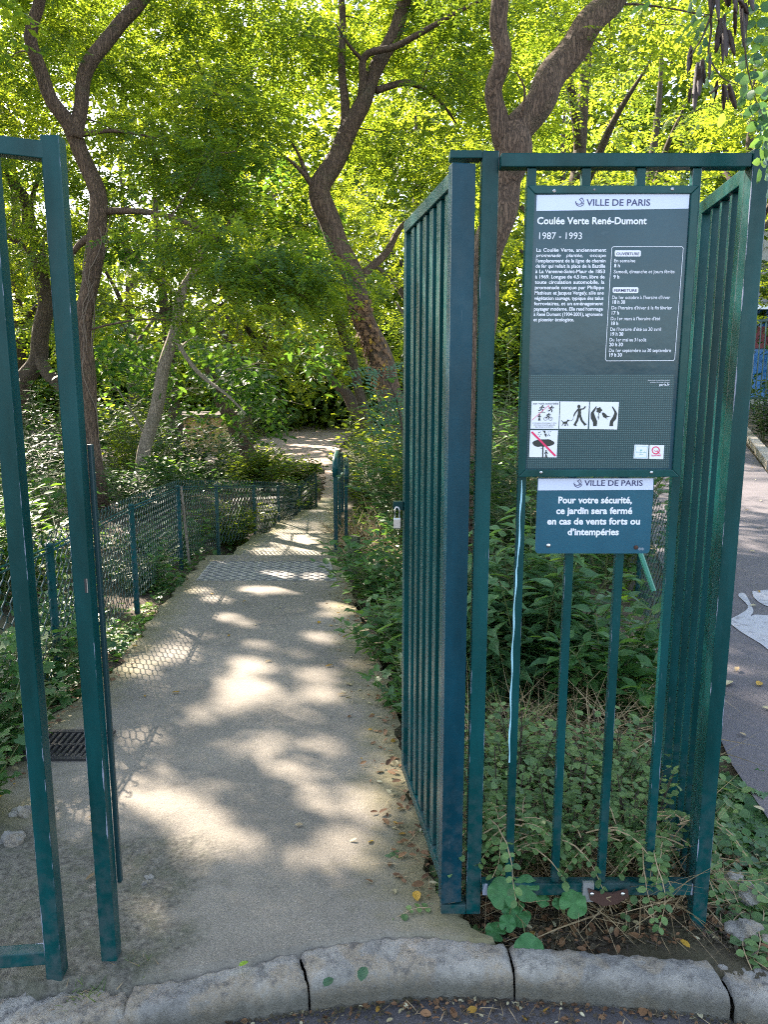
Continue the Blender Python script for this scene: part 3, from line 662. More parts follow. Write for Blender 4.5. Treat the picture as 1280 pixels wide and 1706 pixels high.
LN = ['La Coulée Verte, anciennement', '~promenade plantée, occupe', "l'emplacement de la ligne de chemin", 'de fer qui reliait la place de la Bastille', 'à La Varenne-Saint-Maur de 1853', 'à 1969. Longue de 4,5 km, libre de',
      'toute circulation automobile, la', 'promenade conçue par Philippe', 'Mathieux et Jacques Vergely, allie une', 'végétation sauvage, typique des talus', 'ferroviaires, et un aménagement', 'paysager moderne. Elle rend hommage', 'à René Dumont (1904-2001), agronome', 'et pionnier écologiste.']
for i, t in enumerate(LN):
    t_ = i / 13; xa = 893.8 + (889.2 - 893.8) * t_; xb = 1010.6 + (1004 - 1010.6) * t_; yb = 419.3 + (535.3 - 419.3) * t_
    if i == 13: xb = 957
    if t[0] == '~':
        b.text('promenade plantée,', xa, 971.5, yb, 8.3, .012, .25); b.text('occupe', 983, xb, yb, 8.3, .012)
    else: b.text(t, xa, xb, yb, 8.3, .022)
b.build('history_lettering', M['white'], nb)
b = Print(Yp - .0004)
b.rrect(1025, 417, 1068.5, 427.3, 2.4); b.rrect(1021.5, 478.5, 1064.5, 488.3, 2.4)
box = [cc3(650, 484), cc3(1108, 484), cc3(1117, 494), cc3(1060, 1232), cc3(1050, 1243), cc3(606, 1245), cc3(597, 1234), cc3(640, 494), cc3(650, 484)]
b.line(box, .9)
HR = [('En semaine', 653, 797, 588, 0), ('8 h', 654, 694, 621, 1), ('Samedi, dimanche et jours fériés', 652, 1058, 661, 0), ('9 h', 650, 690, 696, 1),
      ('Du 1er octobre à l’horaire d’hiver', 640, 1029, 833, 0), ('18 h 30', 640, 729, 864, 1), ('De l’horaire d’hiver à la fin février', 636, 1040, 902, 0), ('17 h', 634, 688, 936, 1), ('Du 1er mars à l’horaire d’été', 631, 962, 974, 0), ('18 h', 630, 683, 1006, 1),
      ('De l’horaire d’été au 30 avril', 627, 968, 1045, 0), ('19 h 30', 627, 717, 1077, 1), ('Du 1er mai au 31 août', 623, 870, 1115, 0), ('20 h 30', 622, 714, 1147, 1), ('Du 1er septembre au 30 septembre', 619, 1034, 1186, 0), ('19 h 30', 618, 707, 1216, 1)]
for t, xa, xb, yb, bo in HR: b.text(t, *[cc3(xa, yb)[0], cc3(xb, yb)[0]], cc3(0, yb)[1], 8.2, .026 if bo else .01, justify=False)
b.text('paris.fr', *[cc4(955, 0)[0], cc4(1025, 0)[0]], cc4(0, 170)[1], 5.8, .015, justify=False)
b.text('Retrouvez toute l’information', cc4(880, 0)[0], cc4(1027, 0)[0], cc4(0, 138)[1], 2.6, 0, justify=False); b.text('pratique de votre ville sur', cc4(896, 0)[0], cc4(1025, 0)[0], cc4(0, 151)[1], 2.6, 0, justify=False)
b.build('opening_hours_lettering', M['white'], nb)
b = Print(Yp - .0012); b.text('OUVERTURE', 1027.5, 1066, 425, 6.6, .012, justify=False); b.text('FERMETURE', 1023.5, 1062, 486, 6.6, .012, justify=False); b.build('pill_lettering', M['navy'], nb)
b = Print(Yp + .0003); b.poly([cc4(93, 98), cc4(72, 722), cc4(1020, 718), cc4(1058, 95)]); b.build('dotted_panel', M['dots'], nb)
# pictogram stickers
STK = [[(106, 272), (98, 457), (284, 458), (292, 274)], [(297, 275), (290, 457), (479, 459), (489, 277)], [(495, 277), (489, 459), (676, 462), (688, 279)], [(96, 467), (88, 646), (272, 648), (281, 468)]]
Ys = Yp - .0006
stick = []
for q in STK: b = Print(Ys); b.poly([cc4(*v) for v in q]); stick.append(b.build('pictogram', M['white'], nb))
def man(pr, cx, cy, k, pose, wd=1.6):
    # small running / standing figure, k = height in pixels
    P_ = lambda x, y: (cx + x * k, cy + y * k)
    pr.disc(P_(pose['h'][0], pose['h'][1]), k * .10)
    for ch in pose['l']: pr.line([P_(*q) for q in ch], wd)
RUN = dict(h=(.15, -.42), l=[[(.1, -.3), (-.05, .02)], [(.1, -.28), (-.15, -.2), (-.28, -.05)], [(.1, -.28), (.28, -.12), (.4, -.22)], [(-.05, .02), (.15, .2), (.1, .48)], [(-.05, .02), (-.2, .25), (-.45, .3)]])
STD = dict(h=(0, -.42), l=[[(0, -.3), (0, .05)], [(0, -.28), (-.2, -.05)], [(0, -.28), (.2, -.05)], [(0, .05), (-.12, .5)], [(0, .05), (.12, .5)]])
b = Print(Ys - .0004)
man(b, *cc4(172, 322), 11, RUN, 1.5); b.line([cc4(152, 350), cc4(195, 349)], .7)
man(b, *cc4(235, 325), 11, RUN, 1.5); man(b, *cc4(157, 380), 11, STD, 1.5)
for x in (199, 232): b.line([(cc4(x, 390)[0] + 2.9 * math.cos(R(a)), cc4(x, 390)[1] + 2.9 * math.sin(R(a))) for a in range(0, 361, 30)], .6)
man(b, *cc4(216, 370), 9, RUN, 1.4); b.line([cc4(199, 390), cc4(212, 377), cc4(226, 378), cc4(232, 390)], .6)
b.text('sur voie autorisée', cc4(115, 0)[0], cc4(284, 0)[0], cc4(0, 295)[1], 5.2, 0, justify=False)
for i, t in enumerate(('trottinettes électriques et vélos', 'électriques interdits, glissade', 'dans les parcs et jardins')): b.text(t, cc4(111 + i * 8, 0)[0], cc4(271 - i * 10, 0)[0], cc4(0, 422 + i * 13)[1], 2.9, 0, justify=False)
b.build('sport_figures', M['black'], stick[0])
b = Print(Ys - .0008); b.line([cc4(108, 400), cc4(218, 302), cc4(226, 326)], .7); b.build('red_line', M['pink'], stick[0])
b = Print(Ys - .0004)                          # person walking a dog
b.disc(cc4(421, 309), 2.6, 3.2); b.poly([cc4(414, 322), cc4(436, 322), cc4(434, 370), cc4(413, 370)]); b.line([cc4(416, 326), cc4(396, 352), cc4(388, 368)], 2.2); b.line([cc4(433, 327), cc4(452, 324), cc4(464, 310)], 2.2)
b.line([cc4(418, 368), cc4(410, 400), cc4(392, 432)], 3.6); b.line([cc4(428, 368), cc4(440, 402), cc4(462, 430)], 3.6); b.line([cc4(390, 431), cc4(404, 436)], 2); b.line([cc4(457, 433), cc4(470, 426)], 2)
b.line([cc4(387, 368), cc4(382, 392), cc4(372, 404), cc4(350, 402)], .6)
b.poly([cc4(310, 406), cc4(318, 410), cc4(338, 408), cc4(345, 396), cc4(356, 398), cc4(354, 406), cc4(345, 410), cc4(342, 424), cc4(316, 424)])
for xx, s_ in ((316, -8), (322, 4), (336, -4), (341, 8)): b.line([cc4(xx, 420), cc4(xx + s_, 438)], 1)
b.line([cc4(312, 410), cc4(304, 402)], 1); b.build('dog_walker_figure', M['black'], stick[1])
b = Print(Ys - .0004)                          # two hands sheltering a flower and a bird
b.poly([cc4(516, 440), cc4(540, 440), cc4(543, 408), cc4(530, 376), cc4(520, 350), cc4(532, 330), cc4(541, 308), cc4(536, 307), cc4(515, 332), cc4(500, 352), cc4(500, 388), cc4(514, 412)])
b.poly([cc4(624, 440), cc4(648, 440), cc4(650, 414), cc4(670, 392), cc4(676, 354), cc4(668, 338), cc4(646, 308), cc4(640, 310), cc4(652, 334), cc4(658, 350), cc4(648, 376), cc4(628, 408)])
b.disc(cc4(556, 333), 3.8); [b.disc(cc4(556 + 13 * math.cos(R(a)), 333 + 13 * math.sin(R(a))), 1.9) for a in range(0, 360, 72)]
b.line([cc4(554, 346), cc4(551, 396)], .8); b.poly([cc4(544, 372), cc4(551, 396), cc4(557, 374), cc4(551, 382)])
b.poly([cc4(574, 350), cc4(584, 348), cc4(594, 354), cc4(612, 372), cc4(634, 375), cc4(612, 380), cc4(600, 386), cc4(584, 380), cc4(577, 364)]); b.line([cc4(596, 384), cc4(612, 394)], .6); b.build('hands_figure', M['black'], stick[2])
b = Print(Ys - .0004)                          # no sheltering under trees in a thunderstorm
b.disc(cc4(184, 552), 18.6, 6.2); b.disc(cc4(150, 556), 9, 5.4); b.disc(cc4(212, 546), 8, 4.8); b.line([cc4(181, 560), cc4(180, 646)], 2.2); b.line([cc4(162, 586), cc4(180, 590)], .6)
man(b, *cc4(202, 624), 12, STD, 1.6)
b.poly([cc4(178, 470), cc4(198, 470), cc4(194, 490), cc4(206, 490), cc4(204, 516), cc4(188, 494), cc4(198, 494)])
for x, y in ((152, 492), (164, 476), (160, 504), (156, 480), (170, 492), (218, 476), (232, 474), (222, 490), (216, 500), (228, 500)): b.line([cc4(x, y), cc4(x - 3, y + 5)], 1)
b.build('storm_figure', M['black'], stick[3])
b = Print(Ys - .0008); b.line([cc4(108, 480), cc4(262, 636)], 3.2); b.build('red_bar', M['pink'], stick[3])
b = Print(Ys); b.poly([cc4(792, 563), cc4(785, 655), cc4(880, 657), cc4(886, 565)]); q1 = b.build('quality_label', M['white'], nb)
b = Print(Ys - .0004); b.line([cc4(800, 572), cc4(793, 648), cc4(873, 650), cc4(879, 574), cc4(800, 572)], .5); b.text('EcoJardin', cc4(804, 0)[0], cc4(870, 0)[0], cc4(0, 618)[1], 3.6, 0, justify=False); b.text('label', cc4(822, 0)[0], cc4(850, 0)[0], cc4(0, 630)[1], 2.4, 0, justify=False)
b.poly([cc4(826, 604), cc4(834, 594), cc4(845, 598), cc4(840, 604)]); b.build('leaf_emblem', M['teal'], q1)
b = Print(Ys); b.poly([cc4(893, 565), cc4(888, 658), cc4(984, 660), cc4(990, 567)]); q2 = b.build('quality_label', M['white'], nb)
b = Print(Ys - .0004); b.line([(cc4(934, 601)[0] + 6 * math.cos(R(a)), cc4(934, 601)[1] + 5.8 * math.sin(R(a))) for a in range(0, 361, 20)], 1.7); b.line([cc4(944, 608), cc4(958, 622)], 1.6); b.line([cc4(924, 602), cc4(934, 609), cc4(946, 602)], .9)
b.text('QualiPARIS', cc4(902, 0)[0], cc4(968, 0)[0], cc4(0, 640)[1], 4, .01, justify=False); b.build('letter_emblem', M['pink'], q2)

# ------------------------------------------------------------------ blue warning sign
YW = 1.885
ws = thing('warning_sign', 'small blue sign with white text about closing in strong wind, fixed below the notice board', 'sign', (.525, YW, 1.05))
x0, x1, z0, z1 = .3806, .6690, 1.0515, 1.2440; r = .010; pts = [(x1, z1), (x0, z1)]
for cx, cz, a0 in ((x0 + r, z0 + r, 180), (x1 - r, z0 + r, 270)):
    for i in range(6): a = R(a0 + i * 18); pts.append((cx + r * math.cos(a), cz + r * math.sin(a)))
n = len(pts); mbx = MB(); mbx.add([(a, YW, b_) for a, b_ in pts] + [(a, YW + .004, b_) for a, b_ in pts], [tuple(range(n)), tuple(range(2*n-1, n-1, -1))] + [((i+1) % n, i, n + i, n + (i+1) % n) for i in range(n)])
mbx.build('plate', M['warn'], ws)
b = Print(YW - .0006); b.poly([(897.5, 797.5), (896.5, 817), (1088.8, 816), (1089.5, 797)]); b.build('header_band', M['band'], ws)
b = Print(YW - .0012); b.text('VILLE DE PARIS', cc4(458, 0)[0], cc4(846, 0)[0], cc4(0, 837)[1], 13.2, .012, justify=False); boat(b, cc4(415, 0)[0], cc4(0, 823)[1], 6.5, 1.1); b.build('header_lettering', M['navy'], ws)
b = Print(YW - .0006)
for t, xa, xb, yb in (('Pour votre sécurité,', 280, 774, 953), ('ce jardin sera fermé', 268, 776, 1024), ('en cas de vents forts ou', 208, 828, 1094), ("d’intempéries", 344, 686, 1165)): b.text(t, cc4(xa, 0)[0], cc4(xb, 0)[0], cc4(0, yb)[1], 15.2, .034, justify=False)
b.build('lettering', M['white'], ws); b = Print(YW - .0006); b.text('Ville de Paris', cc4(818, 0)[0], cc4(854, 0)[0], cc4(0, 1256)[1], 2.2, 0, justify=False); b.text('Espaces verts', cc4(818, 0)[0], cc4(852, 0)[0], cc4(0, 1266)[1], 2.2, 0, justify=False)
b.build('small_print', M['white'], ws)
a = at(*cc4(217, 1234), YW); MB().ico((a[0], YW - .001, a[2]), .0058, 2, 0, (1, .5, 1)).build('screw', M['steel'], ws, smooth=True)
a = at(*cc4(801, 1247), YW); o = MB().ico((a[0], YW - .001, a[2]), .0058, 2, .05, (1, .5, 1)).build('screw', M['rust'], ws, smooth=True); o['label'] = 'rusty screw'

# ------------------------------------------------------------------ wavy wire fence along the left of the path
FP = [(-1.60, 2.0, None), (-1.655, 3.7, None), (-1.84, 5.5, None), (-1.97, 7.25, .44), (-1.90, 8.6, .25), (-1.70, 9.9, .06), (-1.62, 11.6, -.2), (-1.52, 13.6, -.5), (-1.36, 15.2, -.5)]
mf = thing('mesh_fence', 'low dark green wavy wire fence along the left side of the path', 'wire fence', (-1.84, 5.5, 0))
tops = [(.77 + float(zp(y)) + .015 if t is None else t) for x, y, t in FP]
M['wire'] = simple('green_wire', (.003, .034, .03), .45)
for i, ((x, y, _), zt) in enumerate(zip(FP, tops)):
    zb = min(zt - .7, float(zp(y)) - .05) - .05
    mbx = MB().tube([(x, y, zb), (x, y, zt - .01)], .021, 10); mbx.ico((x, y, zt - .008), .024, 2, 0, (1, 1, .5)); mbx.build('post', P1 if i < 4 else M['paint_far'], mf, smooth=False)
for i in range(len(FP) - 1):
    (xa, ya, _), (xb, yb, _) = FP[i], FP[i+1]; za, zb = tops[i], tops[i+1]
    A = Vector((xa, ya, 0)); B = Vector((xb, yb, 0)); L = (B - A).length; d = (B - A).normalized(); nn = Vector((d.y, -d.x, 0))
    pit = .041 if i < 4 else .055; nw = int(L / pit); stp = .0235 if i < 4 else .04; mbx = MB(); per = .094 if i < 4 else .12
    for k in range(nw):
        s0 = (k + .5) / nw * L; zt = za + (zb - za) * s0 / L; c = A + d * s0; pts = []; H = .76 if i < 4 else .72; nseg = int(H / stp)
        for j in range(nseg + 1):
            z = zt + .035 - j * stp; tri = [0, 1, 1, 0, 0, -1, -1, 0]   # crimped wave
            ph = ((z - zt) / per + (.5 if k % 2 else 0)) % 1.0; o_ = math.sin(ph * 2 * math.pi); o_ = max(-1, min(1, o_ * 1.35)) * pit * .5
            q = c + d * o_; pts.append((q.x + nn.x * .004 * (1 if k % 2 else -1) * math.cos(ph * 2 * math.pi), q.y + nn.y * .004 * (1 if k % 2 else -1), z))
        # loops over the top
        q = c + d * (pit * .5 if k % 2 else -pit * .5)
        mbx.tube(pts, .0032 if i < 4 else .0036, 4, False)
    for k in range(nw // 2):                     # loops joining neighbouring wires above the rail
        s0 = (2 * k + 1) / nw * L; zt = za + (zb - za) * s0 / L + .035; c = A + d * s0
        mbx.tube([(*(c + d * (pit * .52 * math.cos(a_)))[:2], zt + .018 * math.sin(a_)) for a_ in np.linspace(0, math.pi, 7)], .0032, 4, False)
    mbx.build('wire_mesh', M['wire'], mf)
    for dz in (-.018, -.040):
        MB().tube([(xa + nn.x * .012, ya + nn.y * .012, za + dz), (xb + nn.x * .012, yb + nn.y * .012, zb + dz)], .0052, 6).build('rail', P1, mf, smooth=True)
MB().tube([(-1.95, 7.3, .42), (-1.93, 7.33, -.05), (-1.9, 7.3, -.4)], .014, 6).build('brace', M['bark2'], mf)

# ------------------------------------------------------------------ handrail beside the steps
hr = thing('handrail', 'dark green steel handrail with a rounded end beside the top of the steps', 'handrail', (-.5, 7.9, -.37))
z0 = -.366
def ipt(y): return -.505 - .042 * (y - 7.9)
MB().box(ipt(7.9) - .022, ipt(7.9) + .022, 7.88, 7.92, z0 - .02, z0 + .9).build('post', P1, hr, bevel=.008)
MB().box(ipt(7.9) - .07, ipt(7.9) + .05, 7.84, 7.96, z0 - .01, z0 + .012).build('base_plate', M['darkiron'], hr, bevel=.003)
top = [(ipt(7.9), 7.9, z0 + .80), (ipt(7.9), 7.9, z0 + .92), (ipt(7.93), 7.93, z0 + .965), (ipt(8.0), 8.0, z0 + .98), (ipt(9), 9, z0 + .94), (ipt(10.6), 10.6, z0 + .75), (ipt(12), 12, z0 + .6), (ipt(13.6), 13.6, z0 + .44)]
MB().tube(top, .03, 12).build('top_rail', P1, hr, smooth=True)
MB().tube([(ipt(y) + .004, y, z0 + dz) for y, dz in ((7.94, .72), (9, .62), (10.6, .42), (12, .27), (13.6, .1))], .018, 8).build('middle_rail', M['paint'], hr, smooth=True)
for y, zt in ((10.6, .75), (13.6, .44)):
    MB().box(ipt(y) - .02, ipt(y) + .02, y - .02, y + .02, z0 + zt - 1.05, z0 + zt).build('post', P1, hr, bevel=.005)
hr2 = thing('handrail', 'second green handrail section lower down the steps, mostly hidden behind the first', 'handrail', (-.66, 12, -.97))
for y in (9.2, 12.2): MB().box(-.47 - .05 * (y - 9) , -.43 - .05 * (y - 9), y - .02, y + .02, -.7 - .1 * (y - 9.8), .42 - .09 * (y - 9)).build('post', P1, hr2, bevel=.005)
MB().tube([(-.45, 9.15, .2), (-.45, 9.15, .34), (-.455, 9.3, .39), (-.60, 12, .16), (-.61, 12.2, .12), (-.61, 12.22, -.1)], .03, 10).build('top_rail', P1, hr2, smooth=True)
# wooden stake by the end of the tactile strip
m = bark('weathered_wood', (.03, .045, .025), (.085, .1, .05), .7)
st = MB(); x, y, _ = at(590, 955, 7.0); st.tube([(x, y, -.6), (x, y, .0)], .062, 14); tag(st.build('wooden_stake', m, loc=(x, y, -.4)), 'short mossy wooden stake at the right edge of the path, near the handrail foot', 'stake')

# ------------------------------------------------------------------ what stands beyond the cycle path, far right
ke = MB(); 
for i in range(9):
    y = 12 + i * 1.0; x = 7.15 + (y - 14.6) * .4; ke.bar((x, y, .06), (x + .39, y + .97, .06), .18, .14)
tag(ke.build('far_kerb', M['kerb'], loc=(8, 17, 0)), 'pale stone edging between the cycle path and the dark hedge far right', 'kerb stone')
ff = thing('railing_fence', 'dark green vertical bar railing above the hedge at the right edge', 'fence', (10.5, 19, .5))
A = Vector((8.6, 18.6, 0)); B = Vector((14.5, 17.2, 0)); d = (B - A).normalized(); L = (B - A).length
MB().bar(A + Vector((0, 0, 2.68)), B + Vector((0, 0, 2.95)), .05, .05).build('top_rail', M['paint_far'], ff); MB().bar(A + Vector((0, 0, .9)), B + Vector((0, 0, .9)), .05, .05).build('bottom_rail', M['paint_far'], ff)
for k in range(int(L / .11)):
    q = A + d * (k * .11 + .05); zt = 2.655 + .27 * (k * .11) / L; MB().box(q.x - .012, q.x + .012, q.y - .012, q.y + .012, .5, zt).build('bar', M['paint_far'], ff)
bs = thing('shop_front', 'shop front with a blue lettered fascia and white awning edge across the street', 'shop', (22, 36, 0))
wall = simple('pale_wall', (.45, .44, .42), .8); bl = simple('shop_blue', (.01, .05, .5), .4); lb = simple('light_blue_panel', (.02, .2, .6), .35); gy = simple('awning_grey', (.3, .3, .33), .6)
MB().box(14.5, 30, 37, 41, -.5, 8.5).build('wall', wall, bs)
def fz(py, Y): return at(1275, py, Y)[2]
MB().box(15.0, 27, 36.7, 36.98, fz(483, 36.7), fz(467, 36.7)).build('fascia', bl, bs)
pr = Print(36.69); pr.text('Contempo', 1251, 1300, 478.5, 10, .02, justify=False); pr.build('fascia_lettering', M['white'], bs)
MB().box(15.0, 27, 35.5, 36.98, fz(508, 36), fz(490, 36)).build('awning', gy, bs); MB().box(15.0, 27, 35.4, 35.49, fz(515, 35.4), fz(507, 35.4)).build('awning_valance', M['white'], bs)
MB().box(15.0, 27, 36.9, 36.98, .3, fz(516, 36.9)).build('shop_window', lb, bs)
MB().box(16.2, 19.5, 36.75, 36.88, 2.6, 3.6).build('red_poster', simple('dull_red', (.22, .05, .06), .7), bs)
# ------------------------------------------------------------------ foliage tools
# sun pools on the ground (photo pixels: cx, cy, rx, ry, slant): the crowns leave gaps where the sun comes through
POOLS = [(335, 1375, 68, 50, .35), (290, 1350, 60, 26, .2), (320, 1430, 52, 26, .3), (530, 1335, 46, 28, 0), (452, 1255, 34, 26, 0), (490, 1300, 30, 26, .4), (622, 1345, 50, 34, .3), (590, 1425, 56, 40, .3), (505, 1445, 38, 26, .2), (440, 1410, 55, 24, .35), (345, 1198, 30, 16, 0), (408, 1150, 55, 24, 0), (420, 1112, 50, 16, 0), (385, 1170, 40, 20, .0),
         (530, 1125, 36, 13, 0), (545, 1163, 42, 15, 0), (592, 1200, 20, 10, 0), (535, 1065, 36, 12, 0), (605, 1052, 28, 9, 0), (560, 1025, 24, 7, 0), (240, 1115, 50, 22, 0), (300, 1090, 45, 15, 0), (310, 1060, 30, 10, 0), (220, 1325, 32, 26, 0), (450, 985, 60, 8, 0), (360, 1000, 30, 7, 0), (560, 1010, 26, 6, 0), (460, 960, 36, 7, 0), (525, 962, 22, 6, 0), (655, 1290, 40, 20, 0), (40, 1350, 40, 20, 0), (250, 1230, 24, 18, 0), (415, 1040, 20, 6, 0), (640, 1240, 22, 12, 0), (380, 1030, 24, 8, 0),
         (500, 912, 44, 6, 0), (450, 922, 30, 4, 0), (540, 895, 22, 4, 0), (490, 880, 30, 3, 0), (530, 858, 16, 3, 0), (540, 1250, 26, 12, 0), (500, 1190, 20, 8, 0), (690, 925, 60, 34, 0), (650, 880, 40, 20, 0), (470, 900, 30, 5, 0), (520, 920, 34, 5, 0), (480, 865, 30, 4, 0), (545, 845, 20, 4, 0), (330, 985, 26, 6, 0), (285, 1150, 26, 10, 0), (470, 1170, 22, 9, 0), (365, 1250, 26, 12, 0), (420, 1330, 20, 14, 0), (560, 1290, 18, 10, 0), (260, 1290, 24, 12, 0), (600, 1110, 18, 6, 0), (505, 1090, 16, 5, 0), (430, 1075, 20, 6, 0)]
# plants and ground the sun reaches in the photograph: kept clear of leaves up-sun (centre, radius)
SUNLIT = [(at(60, 860, 5.6), .34), (at(620, 850, 8.6), .36), (at(600, 900, 8), .2), (at(90, 1040, 4.8), .3), (at(620, 760, 12), .6), (at(250, 1060, 5.5), .22), (at(850, 720, 8), .4), (at(460, 850, 11), .3),
          (at(480, 780, 19), .8), (at(330, 765, 18), .6), (at(400, 800, 15), .4), (at(360, 900, 8.5), .25), (at(620, 1000, 5.5), .2), (at(640, 900, 7), .25), (at(30, 1010, 4.0), .2), (at(200, 800, 9.5), .4), (at(70, 760, 9), .4), (at(640, 690, 10), .4)]
def shade_px(P):
    # where the shadow of each point falls on the path plane, as photo pixels
    P = np.asarray(P, float)
    def hit(k, y0, c):                          # plane z = c - k (y - y0)
        t = (P[:, 2] - c + k * (P[:, 1] - y0)) / (SDIR[2] + k * SDIR[1]); return P - t[:, None] * SDIR
    Q = hit(.0626, 1.9, 0.); Q2 = hit(.1, 7.75, -.47); far = Q[:, 1] > 7.75; Q[far] = Q2[far]
    Z = Q[:, 2] - EYE; d = Q[:, 1] * _c - Z * _s; u = Q[:, 1] * _s + Z * _c; d = np.where(d < .3, 1e9, d)
    return 640 + FPX * Q[:, 0] / d, 853 - FPX * u / d, Q
def lit_mask(P, grow=.95, clump=True):
    px, py, _ = shade_px(P); k = np.zeros(len(P), bool)
    for cx, cyy, rx, ry, sl_ in POOLS:
        dx = px - cx; dyy = py - cyy - sl_ * dx; k |= (dx / (rx * grow + 2)) ** 2 + (dyy / (ry * grow + 1.5)) ** 2 < 1
    Q = P - ((P[:, 2] + 1.2) / SDIR[2])[:, None] * SDIR; x, y = Q[:, 0], Q[:, 1]     # clumpy gaps further down the garden
    cl = np.sin(x * 1.9 + 1.6 * np.sin(y * .9 + .5)) * np.sin(y * 1.45 + 1.3 * np.sin(x * 1.1)) + .45 * np.sin(x * 4.7 + y * 2.1) * np.sin(y * 3.9 - x * 1.7)
    fp = (y > 23) & (y < 48) & (x > -10) & (x < 1); k |= fp & (cl > -.3)
    if clump: k |= (y > 9.5 + .5 * np.sin(x * 2)) & (cl > .36)
    for c, r in SUNLIT:
        v = P - np.array(c); t = v @ SDIR; k |= (t > .25) & (np.linalg.norm(v - t[:, None] * SDIR, axis=1) < r)
    return k
def rnd_dirs(n): return nrm(rng.normal(size=(n, 3)))
def spray(C, rad, per, frond, pairs, lf, wf, flat=.35, droop=.25, tint_c=None):
    """compound fronds round cluster centres C -> P, T, N, L, W, tint of their leaflets"""
    n = len(C) * per; c = np.repeat(C, per, 0)
    r = np.repeat(np.broadcast_to(rad, (len(C),)), per)
    o = rnd_dirs(n) * (rng.random((n, 1)) ** .45); o[:, 2] *= flat; B = c + o * r[:, None]
    A = nrm(np.stack([o[:, 0] + rng.normal(0, .35, n), o[:, 1] + rng.normal(0, .35, n), -droop + rng.normal(0, .22, n)], -1))
    up = nrm(np.stack([rng.normal(0, .33, n), rng.normal(0, .33, n), np.ones(n)], -1)); up = nrm(up - A * (up * A).sum(-1, keepdims=True)); S = np.cross(A, up)
    tc = np.repeat(rng.random(len(C)) ** 1.3 * .75 if tint_c is None else tint_c, per) + rng.random(n) * .22
    Ps, Ts, Ns, Ls, Ws, Tn = [], [], [], [], [], []
    fl = frond * rng.uniform(.75, 1.15, n)
    for j in range(pairs):
        s = (j + .7) / (pairs + .2); base = B + A * (fl * s)[:, None] - up * (fl * .12 * s * s)[:, None]
        sz = lf * (1 - .35 * abs(s - .5)) * rng.uniform(.85, 1.15, n)
        for sd in (-1, 1):
            Ps.append(base); Ts.append(S * sd + A * .28 + rng.normal(0, .12, (n, 3)) - up * .12); Ns.append(up + rng.normal(0, .22, (n, 3))); Ls.append(sz); Ws.append(sz * wf); Tn.append(tc + rng.random(n) * .18)
    Ps.append(B + A * fl[:, None] - up * (fl * .12)[:, None]); Ts.append(A); Ns.append(up); Ls.append(np.full(n, lf)); Ws.append(np.full(n, lf * wf)); Tn.append(tc)
    return [np.concatenate(x) for x in (Ps, Ts, Ns, Ls, Ws, Tn)]
def tuft(C, rad, per, lf, wf, flat=.6, droop=.3):
    """single broad leaves round cluster centres"""
    n = len(C) * per; c = np.repeat(C, per, 0); r = np.repeat(np.broadcast_to(rad, (len(C),)), per)
    o = rnd_dirs(n) * (rng.random((n, 1)) ** .4); o[:, 2] *= flat; P = c + o * r[:, None]
    T = np.stack([o[:, 0] + rng.normal(0, .5, n), o[:, 1] + rng.normal(0, .5, n), -droop + rng.normal(0, .35, n)], -1)
    N = np.stack([rng.normal(0, .4, n), rng.normal(0, .4, n), np.ones(n)], -1); L = lf * rng.uniform(.6, 1.2, n)
    return [P, T, N, L, L * wf * rng.uniform(.85, 1.15, n), np.repeat(rng.random(len(C)) * .55, per) + rng.random(n) * .45]
def keep(A, m): return [a[m] for a in A]
def in_view(P, mar=60):
    Z = P[:, 2] - EYE; d = P[:, 1] * _c - Z * _s; u = P[:, 1] * _s + Z * _c; dd = np.maximum(d, .05)
    px = 640 + FPX * P[:, 0] / dd; py = 853 - FPX * u / dd
    return (d > .1) & (px > -mar) & (px < 1280 + mar) & (py > -mar) & (py < 1706 + mar)

